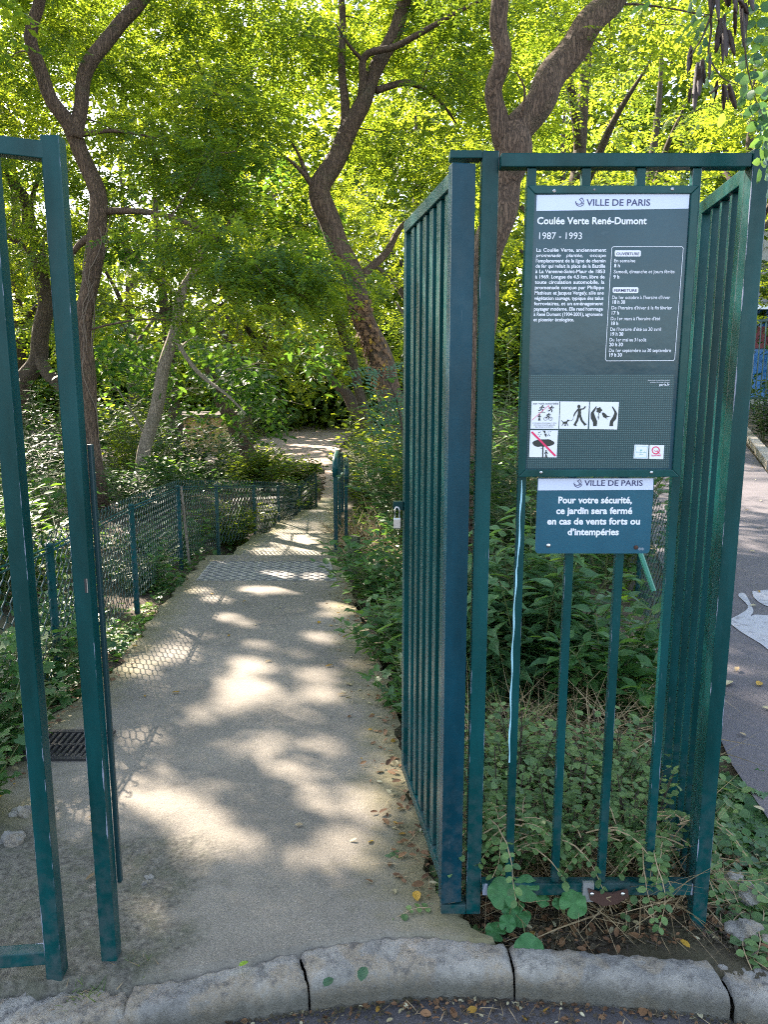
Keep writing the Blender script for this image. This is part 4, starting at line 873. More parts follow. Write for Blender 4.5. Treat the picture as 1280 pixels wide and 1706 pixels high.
def tree(name, label, limbs, ells, barkm, leafm, style='spray', per=38, lf=.068, wf=.55, pairs=6, frond=.27, crad=.62, group='trees around the path', maxd=3.2, prune=True, extra=None, flat=.35, twigs=True, sun_only=False):
    """limbs: list of (points, radii); ells: crown ellipsoids (centre, radii, clusters)"""
    base = limbs[0][0][0]; t = thing(name, label, 'tree', base, group)
    tk = MB(); nodes = []
    for pts, rad in limbs:
        P, r = smooth_path(pts, rad)
        P = [p + Vector((math.sin(i * .45 + p.z) * .2, math.cos(i * .38 + p.x) * .2, 0)) * r[i] for i, p in enumerate(P)]
        tk.tube(P, r, 20, True, .04); nodes += [(p, q) for p, q in zip(P[2:], r[2:])]
    tk.build('trunk', barkm, t, smooth=True)
    C = []
    for c, rr, n in ells:
        o = rnd_dirs(n) * (rng.random((n, 1)) ** .38); C.append(np.array(c) + o * np.array(rr))
    C = np.concatenate(C); C = C[C[:, 2] > ground_z(C[:, 0], C[:, 1], False) + .9]
    NP = np.array([tuple(p) for p, _ in nodes]); NR = np.array([r for _, r in nodes])
    bm_ = MB(); ok = np.ones(len(C), bool); use = np.zeros(len(NP))
    C = C[np.argsort(np.min(np.linalg.norm(C[:, None] - NP[None, ::3], axis=2), axis=1))]
    for i, c in enumerate(C):
        dv = NP - c; D = np.linalg.norm(dv, axis=1) + .6 * np.maximum(dv[:, 2], 0) + .35 * use; j = int(D.argmin()); use[max(0, j-1):j+2] += 1
        q = Vector(NP[j]); cv = Vector(c); dist = (cv - q).length
        if dist > maxd * 1.8: ok[i] = False; continue
        if prune and lit_mask(np.array([c, (c + NP[j]) / 2, c * .75 + NP[j] * .25])).any(): continue
        mid = q.lerp(cv, .5) + Vector((random.uniform(-.12, .12), random.uniform(-.12, .12), .12)) * dist
        pts = [q.lerp(mid, s).lerp(mid.lerp(cv, s), s) for s in (0, .2, .4, .6, .8, 1)]
        r0 = min(NR[j] * .6, .006 + .007 * dist)
        bm_.tube(pts, [r0 + (.003 - r0) * s for s in (0, .2, .4, .6, .8, 1)], 5, False)
        NP = np.vstack([NP, [tuple(p) for p in pts[2:6]]]); NR = np.append(NR, [r0 * .8, r0 * .65, r0 * .5, r0 * .4]); use = np.append(use, [.3, .3, .3, .6])
        if twigs:
            for _ in range(3):
                e = cv + Vector(rnd_dirs(1)[0] * np.array([1, 1, .4])) * crad * .9; s_ = pts[random.choice((3, 4, 5))]
                bm_.tube([s_, s_.lerp(e, .5) + Vector((0, 0, .04)), e], [.004, .003, .0015], 3, False)
    C = C[ok]
    if sun_only:                               # thin crown except where it shades the gateway and the near path
        q = shade_px(C)[2]; near = (q[:, 0] > -3.2) & (q[:, 0] < 3) & (q[:, 1] > .8) & (q[:, 1] < 9); C = C[near | (rng.random(len(C)) < .12)]
    bm_.build('branches', barkm, t)
    if style == 'spray': A = spray(C, crad, per, frond, pairs, lf, wf, flat)
    else: A = tuft(C, crad, per, lf, wf)
    if extra is not None: A = [np.concatenate([a, b]) for a, b in zip(A, extra)]
    if prune: A = keep(A, ~lit_mask(A[0]))
    leaf_mesh('crown', leafm, t, *A[:5], tpl='quad' if style == 'spray' or lf < .06 else ('maple' if style == 'maple' else 'oval'), tint=A[5])
    return t
def ppts(lst): return [at(px, py, Y) for px, py, Y in lst]

def shrub(name, label, base, rad, h, nst, nl, lf, wf, mat, tpl='oval', stem='stem', cat='shrub', group=None, lean=(0, 0), dense=1.0, prune=False, upb=.2, low=.15):
    """stems rising from the base, leaves in the shell and along the stems"""
    x, y = base[:2]; z = base[2] if len(base) > 2 else gz(x, y)
    t = thing(name, label, cat, (x, y, z), group); mb_ = MB(); P, T = [], []
    for i in range(nst):
        a = random.uniform(0, 2 * math.pi); r = rad * math.sqrt(random.random()); hh = h * random.uniform(.55, 1.0) * (1 - .35 * (r / rad) ** 2)
        b = Vector((x + math.cos(a) * r * .3, y + math.sin(a) * r * .3, z - .03)); e = Vector((x + math.cos(a) * r + lean[0] * hh, y + math.sin(a) * r + lean[1] * hh, z + hh))
        m_ = b.lerp(e, .5) + Vector((-math.cos(a) * r * .12, -math.sin(a) * r * .12, hh * .12))
        pts = [b.lerp(m_, s).lerp(m_.lerp(e, s), s) for s in (0, .25, .5, .75, 1)]
        mb_.tube(pts, [.006 * h ** .5, .005 * h ** .5, .004 * h ** .5, .003 * h ** .5, .0015], 5, False)
        k = max(3, nl // nst)
        for j in range(k):
            s = low + (1 - low) * (j + random.random()) / k; q = b.lerp(m_, s).lerp(m_.lerp(e, s), s)
            th = j * 2.4 + random.uniform(-.5, .5); dr = Vector((math.cos(th), math.sin(th), upb + random.uniform(-.35, .35)))
            off = random.random() ** 1.5 * rad * .28; P.append(tuple(q + dr * off)); T.append(tuple(dr))
            if off > .05: mb_.tube([q, q + dr * off], [.002, .001], 3, False)
    mb_.build('stems', M[stem], t)
    P = np.array(P); T = np.array(T); n = len(P); N = np.stack([rng.normal(0, .35, n), rng.normal(0, .35, n), np.ones(n)], -1)
    L = lf * rng.uniform(.55, 1.15, n); hgt = (P[:, 2] - z) / h
    A = [P, T, N, L, L * wf * rng.uniform(.85, 1.15, n), np.clip(rng.random(n) * .7 + .35 * rng.random(n) * hgt, 0, 1)]
    if prune: A = keep(A, ~lit_mask(A[0]))
    leaf_mesh('leaves', mat, t, *A[:5], tpl=tpl, tint=A[5]); return t

# ------------------------------------------------------------------ the trees one can tell apart
# twin-stemmed tree on the left with vines
L1 = [(ppts([(168, 868, 10), (150, 740, 10), (141, 600, 10), (146, 480, 10), (166, 375, 10), (152, 295, 10), (118, 218, 10), (84, 160, 9.9), (58, 95, 9.8), (54, 40, 9.7), (68, -30, 9.6), (60, -160, 9.5), (90, -330, 9.4)]), [.14, .11, .105, .102, .115, .102, .098, .078, .072, .066, .06, .05, .02]),
      (ppts([(128, 232, 10), (133, 170, 10.05), (150, 105, 10.1), (195, 45, 10.2), (242, -10, 10.3), (300, -130, 10.5), (330, -300, 10.6)]), [.10, .085, .085, .08, .075, .055, .02]),
      (ppts([(172, 352, 10), (230, 352, 9.8), (285, 362, 9.6), (340, 385, 9.4), (365, 410, 9.3)]), [.05, .035, .03, .024, .012]),
      (ppts([(150, 395, 10), (125, 415, 10.2), (100, 450, 10.4)]), [.05, .035, .015]),
      (ppts([(132, 225, 10), (190, 218, 9.9), (260, 230, 9.8)]), [.035, .02, .008])]
T1 = tree('tree', 'twin stemmed tree wrapped in thin vines, behind the left gate posts', L1,
          [((-4.0, 11.6, 6.4), (2.9, 1.7, 2.4), 125), ((-2.4, 10.6, 4.3), (1.4, 1.3, .8), 20), ((-4.9, 11.4, 3.7), (1.5, 1.0, .9), 14), ((-1.9, 9.5, 2.7), (1.1, 1.0, .7), 14), ((-1.35, 9.1, 2.55), (.8, .6, .5), 12)], M['bark'], M['robinia'])
vn = MB()
Pt, rt = smooth_path(*L1[0])
for k in range(7):
    ph = random.uniform(0, 6.3); tw = random.choice((-1, 1)) * random.uniform(.10, .25); top = random.randint(26, 42); pts = []
    for i in range(0, top):
        p_, r_ = Pt[i], rt[i] * 1.06; a = ph + tw * i + .5 * math.sin(i * .7 + k); pts.append((p_.x + math.cos(a) * r_, p_.y + math.sin(a) * r_, p_.z + random.uniform(-.02, .02)))
    vn.tube(pts, .007, 5, False)
vn.build('vine', M['vine'], T1, smooth=True)

# slim grey stem with broad leaves
L2 = [(ppts([(231, 850, 12), (238, 770, 12), (262, 665, 12), (285, 570, 12), (303, 495, 12), (325, 445, 12), (350, 398, 12), (378, 380, 11.9), (400, 330, 11.8)]), [.115, .105, .10, .085, .075, .07, .06, .04, .012]),
      (ppts([(345, 405, 12), (330, 375, 12.1), (300, 340, 12.2)]), [.045, .03, .01]), (ppts([(288, 560, 12), (330, 620, 11.6), (380, 660, 11.2), (410, 690, 11)]), [.04, .03, .02, .008])]
tree('tree', 'slim pale grey leaning trunk with broad dark leaves, rising behind the wire fence', L2,
     [((-2.6, 12.5, 3.7), (1.9, 1.2, 1.3), 34), ((-3.9, 12.9, 1.7), (1.2, .8, .9), 22), ((-1.9, 12.4, 1.5), (1.0, .9, .7), 24)], M['bark2'], M['broad'], 'oval', per=62, lf=.15, wf=.55, crad=.6)

# leaning central tree with the kink and golden climbing leaves
L3 = [(ppts([(700, 800, 11.5), (655, 665, 11.3), (622, 570, 11.2), (590, 475, 11.1), (562, 395, 11), (534, 335, 11), (552, 275, 11), (585, 215, 11), (612, 150, 11), (645, 80, 11), (672, 15, 11), (690, -60, 11), (730, -220, 11)]), [.21, .19, .168, .152, .142, .146, .132, .125, .105, .096, .088, .07, .02]),
      (ppts([(578, 225, 11), (572, 150, 11.1), (570, 60, 11.2), (568, -40, 11.3), (550, -200, 11.4)]), [.08, .055, .05, .045, .015]),
      (ppts([(600, 185, 11), (604, 130, 10.9), (612, 90, 10.8), (660, 78, 10.6), (705, 52, 10.4), (760, 22, 10.2), (820, -10, 10)]), [.06, .05, .045, .04, .035, .025, .01]),
      (ppts([(540, 325, 11), (515, 300, 11), (500, 262, 11), (484, 235, 11)]), [.045, .03, .022, .01]), (ppts([(533, 328, 11), (505, 290, 10.8), (478, 262, 10.6)]), [.04, .028, .012]),
      (ppts([(628, 150, 11), (680, 138, 11.2), (725, 160, 11.4), (760, 205, 11.6)]), [.05, .04, .028, .01]), (ppts([(608, 105, 10.9), (585, 80, 10.7), (560, 40, 10.5)]), [.03, .02, .008]),
      (ppts([(592, 470, 11.1), (640, 425, 11.4), (672, 375, 11.7), (720, 350, 12)]), [.06, .05, .04, .012])]
T3 = tree('tree', 'big leaning tree with a kinked trunk and golden climbing leaves', L3,
          [((.3, 12.0, 6.4), (2.9, 1.9, 2.2), 125), ((-1.5, 11.9, 4.1), (1.0, .7, .7), 9), ((.9, 11.5, 4.2), (1.2, 1.2, 1.0), 14)], M['bark'], M['robinia'])
n = 420; k = rng.integers(4, 22, n); Pt, rt = smooth_path(*L3[0]); a = rng.uniform(2.4, 5.6, n)
P = np.array([(Pt[i].x + math.cos(q) * rt[i] * 1.05, Pt[i].y + math.sin(q) * rt[i] * 1.05, Pt[i].z + rng.uniform(-.1, .1)) for i, q in zip(k, a)]); T = np.stack([np.cos(a) * .4, np.sin(a) * .4, -np.ones(n)], -1); N = np.stack([np.cos(a), np.sin(a), .4 * np.ones(n)], -1)
o = leaf_mesh('climbing_leaves', M['gold'], T3, P[:90], T[:90], N[:90], rng.uniform(.04, .08, 90), rng.uniform(.04, .06, 90), 'ivy'); o['label'] = 'golden leaves climbing the trunk'
o = leaf_mesh('dry_climbing_leaves', M['brown'], T3, P[90:], T[90:], N[90:], rng.uniform(.04, .09, n - 90), rng.uniform(.04, .07, n - 90), 'ivy')

# forked tree above the sign
L4 = [(ppts([(782, 935, 6.6), (790, 640, 6.55), (806, 480, 6.5), (826, 370, 6.5), (846, 300, 6.5), (852, 245, 6.5), (880, 195, 6.5), (915, 140, 6.55), (950, 85, 6.6), (990, 35, 6.65), (1030, -20, 6.7), (1090, -120, 6.8), (1150, -260, 6.9), (1190, -480, 7)]), [.14, .13, .125, .125, .135, .145, .12, .115, .11, .106, .10, .09, .07, .02]),
      (ppts([(852, 262, 6.5), (830, 205, 6.45), (826, 150, 6.4), (836, 90, 6.35), (832, 30, 6.3), (826, -40, 6.3), (800, -180, 6.2), (790, -420, 6.2)]), [.085, .076, .07, .068, .066, .062, .045, .015]),
      (ppts([(855, 215, 6.5), (868, 195, 6.4), (875, 150, 6.3), (860, 120, 6.2)]), [.02, .012, .008, .004])]
T4 = tree('tree', 'forked tree with a thick scarred limb, directly behind the notice board', L4,
          [((1.6, 6.9, 5.9), (2.5, 1.8, 1.2), 70), ((.4, 6.6, 6.6), (1.5, 1.6, 1.1), 26), ((2.7, 7.0, 4.4), (.9, .9, .5), 8)], M['bark'], M['robinia'], lf=.045, maxd=3)

# far-left crooked tree
L5 = [(ppts([(22, 700, 14), (40, 640, 14), (62, 590, 14), (74, 520, 14), (70, 460, 14), (55, 395, 14), (42, 340, 14), (20, 300, 14), (-10, 240, 14), (-30, 120, 14)]), [.17, .16, .155, .145, .13, .11, .10, .085, .06, .02]),
      (ppts([(64, 440, 14), (40, 408, 14), (0, 390, 14), (-40, 385, 14)]), [.08, .065, .05, .02]), (ppts([(58, 590, 14), (85, 625, 13.8), (110, 650, 13.6)]), [.10, .11, .12]), (ppts([(48, 350, 14), (62, 300, 14), (78, 270, 14)]), [.05, .035, .012])]
tree('tree', 'crooked dark tree at the far left seen between the two gate posts', L5,
     [((-6.9, 14, 5.6), (2.8, 2.2, 2.4), 90), ((-7.2, 13.6, 3.0), (1.6, 1.2, .9), 14)], M['bark3'], M['robinia2'], per=40, lf=.07, frond=.3, pairs=5)
# young stems and leaning trunks further down
L6 = [(ppts([(606, 700, 16), (597, 640, 16), (580, 580, 16), (560, 520, 16), (540, 480, 16), (520, 430, 16), (510, 360, 16)]), [.11, .10, .095, .085, .075, .06, .02])]
tree('tree', 'thin dark trunk leaning left just beside the big kinked tree', L6, [((-1.6, 15.5, 4.3), (2.0, 1.6, 1.5), 34), ((-1.3, 15.5, 2.6), (1.4, 1.0, .8), 12)], M['bark3'], M['robinia2'], per=36, lf=.075, frond=.3, pairs=5)
L7 = [(ppts([(446, 815, 17), (428, 785, 17), (412, 755, 17), (395, 720, 17), (380, 690, 17), (360, 650, 17), (340, 600, 17)]), [.2, .19, .18, .16, .14, .10, .04])]
tree('tree', 'short reddish brown trunk leaning over the low hedge, left of the far path', L7, [((-3.6, 16.6, 1.5), (1.6, 1.2, .7), 26), ((-3.0, 16, .8), (1.2, .9, .6), 14)], M['bark'], M['broad'], 'oval', per=60, lf=.17, wf=.5, crad=.6)
L8 = [(ppts([(612, 725, 30), (598, 690, 30), (575, 655, 30), (548, 625, 30), (525, 590, 30)]), [.28, .25, .2, .16, .06])]
tree('tree', 'dark leaning trunk at the far bend of the sandy path', L8, [((-2.8, 29, 2.6), (2.6, 2.0, 1.2), 34)], M['bark3'], M['far_leaf'], per=16, lf=.12, frond=.36, pairs=4, crad=.8)

# trees further back, each with its own trunk and crown
def back_tree(x, y, h, cr, n, label, leaf_='far_leaf', lf=.11, per=17, lean=0., low=.38, grp='trees further back', pr=True, thin=.5, sun_only=False):
    z = gz(x, y); r = .09 + .012 * h
    l = [([(x, y, z - .2), (x + lean * .3, y, z + h * .25), (x + lean * .7 + random.uniform(-.2, .2), y, z + h * .5), (x + lean, y, z + h * .75), (x + lean * 1.1, y, z + h)], [r, r * .85, r * .7, r * .45, .02])]
    for _ in range(4):
        a = random.uniform(0, 6.3); s = random.uniform(.3, .6); q = Vector((x + lean * s * 1.2, y, z + h * s)); e = q + Vector((math.cos(a) * cr * .7, math.sin(a) * cr * .7, h * .2))
        if sun_only and lit_mask(np.array([tuple(q.lerp(e, f)) for f in (0, .2, .4, .6, .8, 1)])).any(): continue
        l.append(([tuple(q), tuple(q.lerp(e, .5) + Vector((0, 0, .2))), tuple(e)], [r * .5, r * .33, .015]))
    zc = z + h * (low + 1) / 2
    return tree('tree', label, l, [((x + lean, y, zc), (cr, cr, h * (1 - low) / 2 + .3), int(n * thin)), ((x + lean, y, z + h * low), (cr * .9, cr * .8, h * .12), n // 5)], M['bark3'], M[leaf_], per=per, lf=lf, frond=.34, pairs=4, crad=.85, group=grp, maxd=4, prune=pr, flat=.45, sun_only=sun_only)
BT = [(-13.5, 17, 8.5, 3.4, 60, 0, 'tall spreading tree at the far left, behind the crooked dark one'), (-9.5, 20, 9, 3.2, 66, .4, 'tall bright green tree far left, behind the twin stemmed tree'), (-5.6, 21, 8.5, 3.0, 60, -.3, 'leafy tree behind the slim grey trunk, left of the far path'),
      (-4.6, 24.5, 9, 3.4, 70, 1.2, 'bright leafy tree over the far path, left of the big kinked trunk'), (1.2, 20, 9, 2.8, 62, -.4, 'leafy tree behind the gate leaf, right of the big kinked trunk'), (3.6, 16, 10, 2.6, 58, .3, 'narrow leafy tree behind the top rail of the notice board panel'),
      (6.2, 20, 9.5, 2.8, 58, .4, 'leafy tree right of the thick scarred limb'), (9.8, 22, 10, 3.0, 62, 0, 'leafy tree at the upper right beyond the cycle path'), (14.5, 25, 11, 3.6, 66, 0, 'tall tree at the right edge behind the railing'),
      (-16, 27, 11, 4.2, 50, 0, 'large far tree at the left edge of the view'), (-10, 31, 11, 4.0, 50, 0, 'large far tree behind the bright left trees'), (-6.6, 36, 10, 3.8, 50, 0, 'far tree at the left side of the sandy bend'), (1.5, 34, 11, 4.0, 60, 0, 'far tree closing the view beyond the sandy bend'),
      (7, 32, 12, 4.2, 70, 0, 'far tree behind the notice board, above its top rail'), (13, 36, 13, 4.4, 66, 0, 'far tree in the upper right corner behind the shops')]
for i, (x, y, h, cr, n, ln, lab) in enumerate(BT):
    bright = i in (1, 3, 0, 4); back_tree(x, y, h, cr, n, lab, 'robinia2' if bright else 'far_leaf', .13 if y < 21 else .17 if y < 30 else .24, 28 if y < 30 else 22, ln)
# trees added up-sun, mostly above the frame, crowns shaped to shade the path
for x, y, h, cr, n, lab in ((-8.2, 11.2, 11, 3.2, 100, 'tall tree on the left whose high crown shades the path, beyond the left gate post'), (-12.5, 13.5, 13, 3.6, 95, 'tall tree left of the view with a high crown'), (-5.2, 6.6, 8.5, 2.3, 64, 'tree just left of the gate posts with a crown above the view'), (-9.8, 19, 13, 3.2, 85, 'high crowned tree behind the crooked dark tree')):
    back_tree(x, y, h, cr, n, lab, 'robinia', .13, 26, 0, .42 if y > 8 else .55, thin=1., sun_only=True)
# the wood behind everything
n = 7600; a = rng.uniform(-.62, .55, n); d = rng.uniform(40, 58, n); C = np.stack([np.sin(a) * d, np.cos(a) * d, -1.5 + rng.random(n) ** 1.35 * 24], -1)
A = tuft(C, 1.5, 18, .62, .55); A = keep(A, in_view(A[0], 200)); A = keep(A, ~lit_mask(A[0], .95, False) | (A[0][:, 2] < 5))
tag(leaf_mesh('distant_wood', M['far_leaf'], None, *A[:5], tpl='quad', tint=A[5]), 'mass of green trees closing off the view behind the park', 'woodland', kind='stuff')
n = 2600; a = rng.uniform(-.5, .5, n); d = rng.uniform(44, 56, n); C = np.stack([np.sin(a) * d, np.cos(a) * d, -1.6 + rng.random(n) * 5.5], -1)  # dark leaves added to stand for the shade under the far trees
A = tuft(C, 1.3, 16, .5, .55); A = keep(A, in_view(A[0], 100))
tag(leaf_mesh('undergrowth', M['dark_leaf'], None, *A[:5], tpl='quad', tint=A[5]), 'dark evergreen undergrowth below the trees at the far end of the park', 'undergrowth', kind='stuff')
# ------------------------------------------------------------------ shrubs and low plants
def sh(*a, **k): return shrub(*a, **k)
# right of the path, behind the gate leaf
sh('shrub', 'leafy green shrub at the right path edge beside the wooden stake', (.10, 5.6), .55, .75, 26, 900, .085, .55, M['ivy'], 'oval', dense=1)
sh('shrub', 'low glossy shrub at the path edge just below the wooden stake', (.12, 4.3), .42, .5, 22, 800, .075, .6, M['ivy'], 'point')
sh('shrub', 'small ferny weeds at the foot of the gate leaf, beside dry leaves', (.16, 3.5), .28, .34, 16, 460, .06, .6, M['ivy'], 'ivy')
sh('shrub', 'tall green shrub behind the padlock at the right of the steps', (.42, 7.2), .75, 1.85, 36, 1900, .095, .55, M['ivy'], 'oval')
sh('shrub', 'bushy shrub right of the handrail along the steps', (.25, 10), .9, 2.3, 40, 2100, .10, .55, M['robinia2'], 'oval', prune=True)
sh('shrub', 'rounded shrub at the right edge of the far path, above the handrail', (-.2, 14.5), 1.0, 2.3, 38, 1800, .12, .55, M['far_leaf'], 'oval')
sh('shrub', 'far shrub at the right of the sandy path, under the leaning trunk', (-.3, 20), 1.3, 1.9, 30, 1100, .15, .55, M['far_leaf'], 'oval')
sh('shrub', 'dark green shrub filling the bank behind the gate leaf bars', (1.1, 6.4), .8, 1.3, 34, 1500, .09, .5, M['dark_leaf'], 'oval')
sh('shrub', 'bright leafed shrub on the bank behind the green pivot post', (1.05, 8.6), 1.0, 1.9, 36, 1700, .09, .5, M['ivy'], 'oval')
sh('shrub', 'dense shrub on the bank between the big trunk and the cycle path', (2.0, 11.5), 1.3, 2.4, 40, 1900, .11, .5, M['broad'], 'oval')
sh('shrub', 'bright bush behind the left side of the notice board', (1.6, 5.4), .55, 1.25, 28, 1100, .075, .55, M['ivy'], 'oval')
# dry stems and grass right of the handrail
def straw(name, label, c, rad, n, h, mat='straw', group=None, flat=.5, cat='dry grass', wd=.006):
    t = thing(name, label, cat, (*c[:2], gz(*c[:2])), group); q = rng.random(n) * 6.28; r = rad * np.sqrt(rng.random(n)); X = c[0] + np.cos(q) * r; Y = c[1] + np.sin(q) * r
    P = np.stack([X, Y, ground_z(X, Y, False) + rng.random(n) * h * .35], -1); q2 = rng.random(n) * 6.28; T = np.stack([np.cos(q2), np.sin(q2), flat + rng.normal(0, .5, n)], -1)
    leaf_mesh('blades', M[mat], t, P, T, rnd_dirs(n), h * rng.uniform(.4, 1.1, n), wd * rng.uniform(.5, 1.2, n), 'blade'); return t
straw('dry_grass', 'dry straw coloured stems right of the handrail foot', (-.12, 8.6), .45, 420, .5, wd=.012)
straw('dry_grass', 'patch of dry stems behind the handrail, further down the steps', (-.2, 10.4), .5, 300, .6, wd=.016)
# nettle thicket behind the front panel, seen between its bars
sh('nettle_thicket', 'tall nettles with toothed leaves behind the blue warning sign', (.72, 3.55), .42, .98, 40, 2200, .115, .48, M['nettle'], 'point', cat='nettles', upb=.05)
sh('nettle_thicket', 'dark nettles behind the panel, beside the pivot post', (.40, 3.9), .34, .85, 30, 1400, .11, .46, M['nettle'], 'point', cat='nettles', upb=.05)
sh('nettle_thicket', 'lower shaded nettles in front of the wire netting by the side panel', (1.0, 3.25), .30, .62, 22, 700, .10, .5, M['ivy'], 'point', cat='nettles')
straw('dry_grass', 'tangle of dry stems under the nettles behind the front panel', (.75, 2.85), .42, 800, .38, flat=.2, wd=.005)
straw('dry_grass', 'dry stems climbing the wire netting next to the side panel', (1.28, 3.5), .18, 200, .36, flat=.7, wd=.006)
straw('dry_grass', 'dry creamy stalks leaning through the bars just above the bottom rail', (.70, 2.12), .24, 420, .32, flat=.35, wd=.004)
straw('dry_grass', 'fine dry stalks among the round leaves behind the first two bars', (.45, 2.15), .18, 380, .3, flat=.3, wd=.0035)
straw('grass_tuft', 'thin green grass growing beside the pivot post behind the panel', (.40, 2.8), .14, 120, .4, 'grass', flat=1.2, cat='grass', wd=.006)
# snowberry cover between and through the bars
for i, (x, y, r, h, n, lab) in enumerate([(.36, 2.12, .17, .46, 560, 'small round leafed bush growing through the bars beside the pivot post'), (.56, 2.16, .18, .42, 560, 'small round leafed bush behind the middle bars of the front panel'), (.76, 2.12, .16, .44, 500, 'small round leafed bush behind the last bar, left of the corner post'),
                                          (.50, 2.55, .26, .42, 700, 'low round leafed bush further back behind the middle bars'), (.80, 2.5, .22, .42, 560, 'low round leafed bush further back near the short side panel')]):
    sh('snowberry_bush', lab, (x, y), r, h, 26, int(n * 1.35), .028 if i < 3 else .034, .82, M['snow'], 'oval', stem='twig', cat='bush')
# trailing sprays on the bars' foot, the post corners and the leaf's foot
def vine_thing(name, label, starts, n, lf, mat, length=.35, droop=.4, spread=.12, up=.25, wf=.8, cat='creeper', dirs=None, tpl='oval'):
    x0, y0 = starts[0][:2]; t = thing(name, label, cat, (x0, y0, starts[0][2] if len(starts[0]) > 2 else gz(x0, y0))); mb_ = MB(); P, T = [], []
    for i in range(n):
        s = random.choice(starts); z = s[2] if len(s) > 2 else gz(*s[:2]); q = Vector((s[0] + random.uniform(-spread, spread), s[1] + random.uniform(-spread * .6, spread * .6), z)); a = random.uniform(0, 6.28) if dirs is None else random.uniform(*dirs)
        v = Vector((math.cos(a), math.sin(a) * .8, up + random.random() * .5)); pts = [q]; L = length * random.uniform(.5, 1.1); k = 9
        for j in range(k):
            v = v + Vector((random.uniform(-.25, .25), random.uniform(-.25, .25), -droop * .35)); v.normalize(); nq = pts[-1] + v * L / k; nq.z = max(nq.z, gz(nq.x, nq.y) + .008 if nq.y > 1.87 else -.08); pts.append(nq)
            for sd in (-1, 1):
                if random.random() < .85: P.append(tuple(pts[-1])); w_ = v.cross(Vector((0, 0, 1))) * sd + v * .3; T.append(tuple(w_))
        mb_.tube(pts, [.0018] * 6 + [.001] * (len(pts) - 6), 4, False)
    mb_.build('stems', M['soiltwig'] if mat is M['snow'] else M['stem'], t); P = np.array(P); n_ = len(P); N = np.stack([rng.normal(0, .3, n_), rng.normal(-.25, .3, n_), np.ones(n_)], -1); L = lf * rng.uniform(.6, 1.15, n_)
    leaf_mesh('leaves', mat, t, P, np.array(T), N, L, L * wf, tpl, tint=rng.random(n_)); return t
vine_thing('creeper', 'small leafed creeper hanging at the left foot of the gate leaf, over the path edge', [(.13, 2.12), (.10, 2.35), (.15, 1.98)], 30, .024, M['snow'], .26, .5, .05, .5)
vine_thing('creeper', 'trailing creeper over the path edge along the gate leaf, among dry leaves', [(.05, 2.6), (.02, 2.9), (.08, 2.45)], 22, .026, M['ivy'], .24, .7, .07, .3)
vine_thing('creeper', 'round leafed trailing stems over the bottom rail of the front panel', [(.42, 1.98, .2), (.62, 1.98, .22), (.78, 1.96, .2), (.34, 2.0, .25)], 40, .025, M['snow'], .26, .7, .07, .3)
vine_thing('creeper', 'trailing stems with round leaves at the foot of the right corner post', [(.84, 1.99, .25), (.80, 1.98, .2)], 16, .024, M['snow'], .28, .9, .04, .2)
for i, (x, y, n_, r, lab) in enumerate([(1.02, 2.15, 40, .14, 'ivy patch right of the corner post beside the asphalt'), (1.15, 2.45, 46, .15, 'broad leafed ivy spilling onto the cycle path behind the corner post'), (1.2, 2.0, 40, .15, 'ivy with large leaves at the right edge of the view'), (1.08, 1.86, 24, .1, 'small ivy sprigs above the corner kerb stone'), (1.0, 2.7, 26, .14, 'ivy at the foot of the short side panel')]):
    vine_thing('ivy', lab, [(x, y), (x + r * .5, y + r), (x - r * .3, y - r * .4)], n_, .05 if i in (1, 2) else .034, M['ivy'] if i != 3 else M['snow'], .26, .6, r, .35, .85, 'ivy', tpl='ivy' if i in (1, 2, 4) else 'oval')
# left of the path: ivy seen between the posts and along the fence
for i, (x, y, r, h, n, lf, tp, lab) in enumerate([(-1.62, 2.95, .30, .62, 700, .06, 'ivy', 'ivy bank seen between the two left gate posts'), (-1.75, 3.7, .34, .55, 760, .06, 'oval', 'leafy bank behind the wire fence left of the lock post'), (-1.50, 2.45, .24, .5, 480, .055, 'ivy', 'ivy clump at the left edge of the view beside the outer gate post'),
                                                  (-1.98, 4.6, .30, .5, 600, .055, 'oval', 'green weeds at the foot of the wire fence beyond the lock post'), (-2.05, 6.2, .34, .55, 650, .06, 'oval', 'leafy weeds along the fence before its corner'), (-2.25, 8.0, .5, .7, 800, .07, 'oval', 'weeds behind the fence corner post'),
                                                  (-2.0, 9.8, .5, .7, 900, .08, 'oval', 'bush growing through the fence along the second step'), (-1.84, 11.6, .42, .62, 900, .085, 'oval', 'bright bush against the fence along the third step'), (-1.75, 13.4, .4, .65, 900, .085, 'oval', 'bright bush against the fence along the fourth step'), (-1.7, 15.4, .42, .8, 800, .09, 'oval', 'bush hiding the last bit of fence at the foot of the steps')]):
    sh('ivy' if tp == 'ivy' else 'shrub', lab, (x, y), r, h, 24, n, lf, .7 if tp == 'oval' else .95, M['ivy'] if i < 6 else M['robinia2'], tp, cat='ivy' if tp == 'ivy' else 'shrub', prune=True)
for i, (x, y, n_, lab) in enumerate([(-1.62, 4.1, 20, 'short green sprigs creeping over the left path edge by the lock post'), (-1.76, 5.2, 26, 'creeping weeds at the base of the nearest visible fence post'), (-1.84, 6.5, 26, 'ivy sprigs creeping onto the path beside the tactile strip'), (-1.86, 8.3, 30, 'green creeper spilling onto the first step'), (-1.30, 3.3, 8, 'single green sprig reaching over the path left of the lock post')]):
    vine_thing('creeper', lab, [(x, y), (x - .05, y + .35), (x, y - .3)], n_, .035, M['ivy'] if i != 1 else M['lime'], .32, .6, .12, .45, .7)
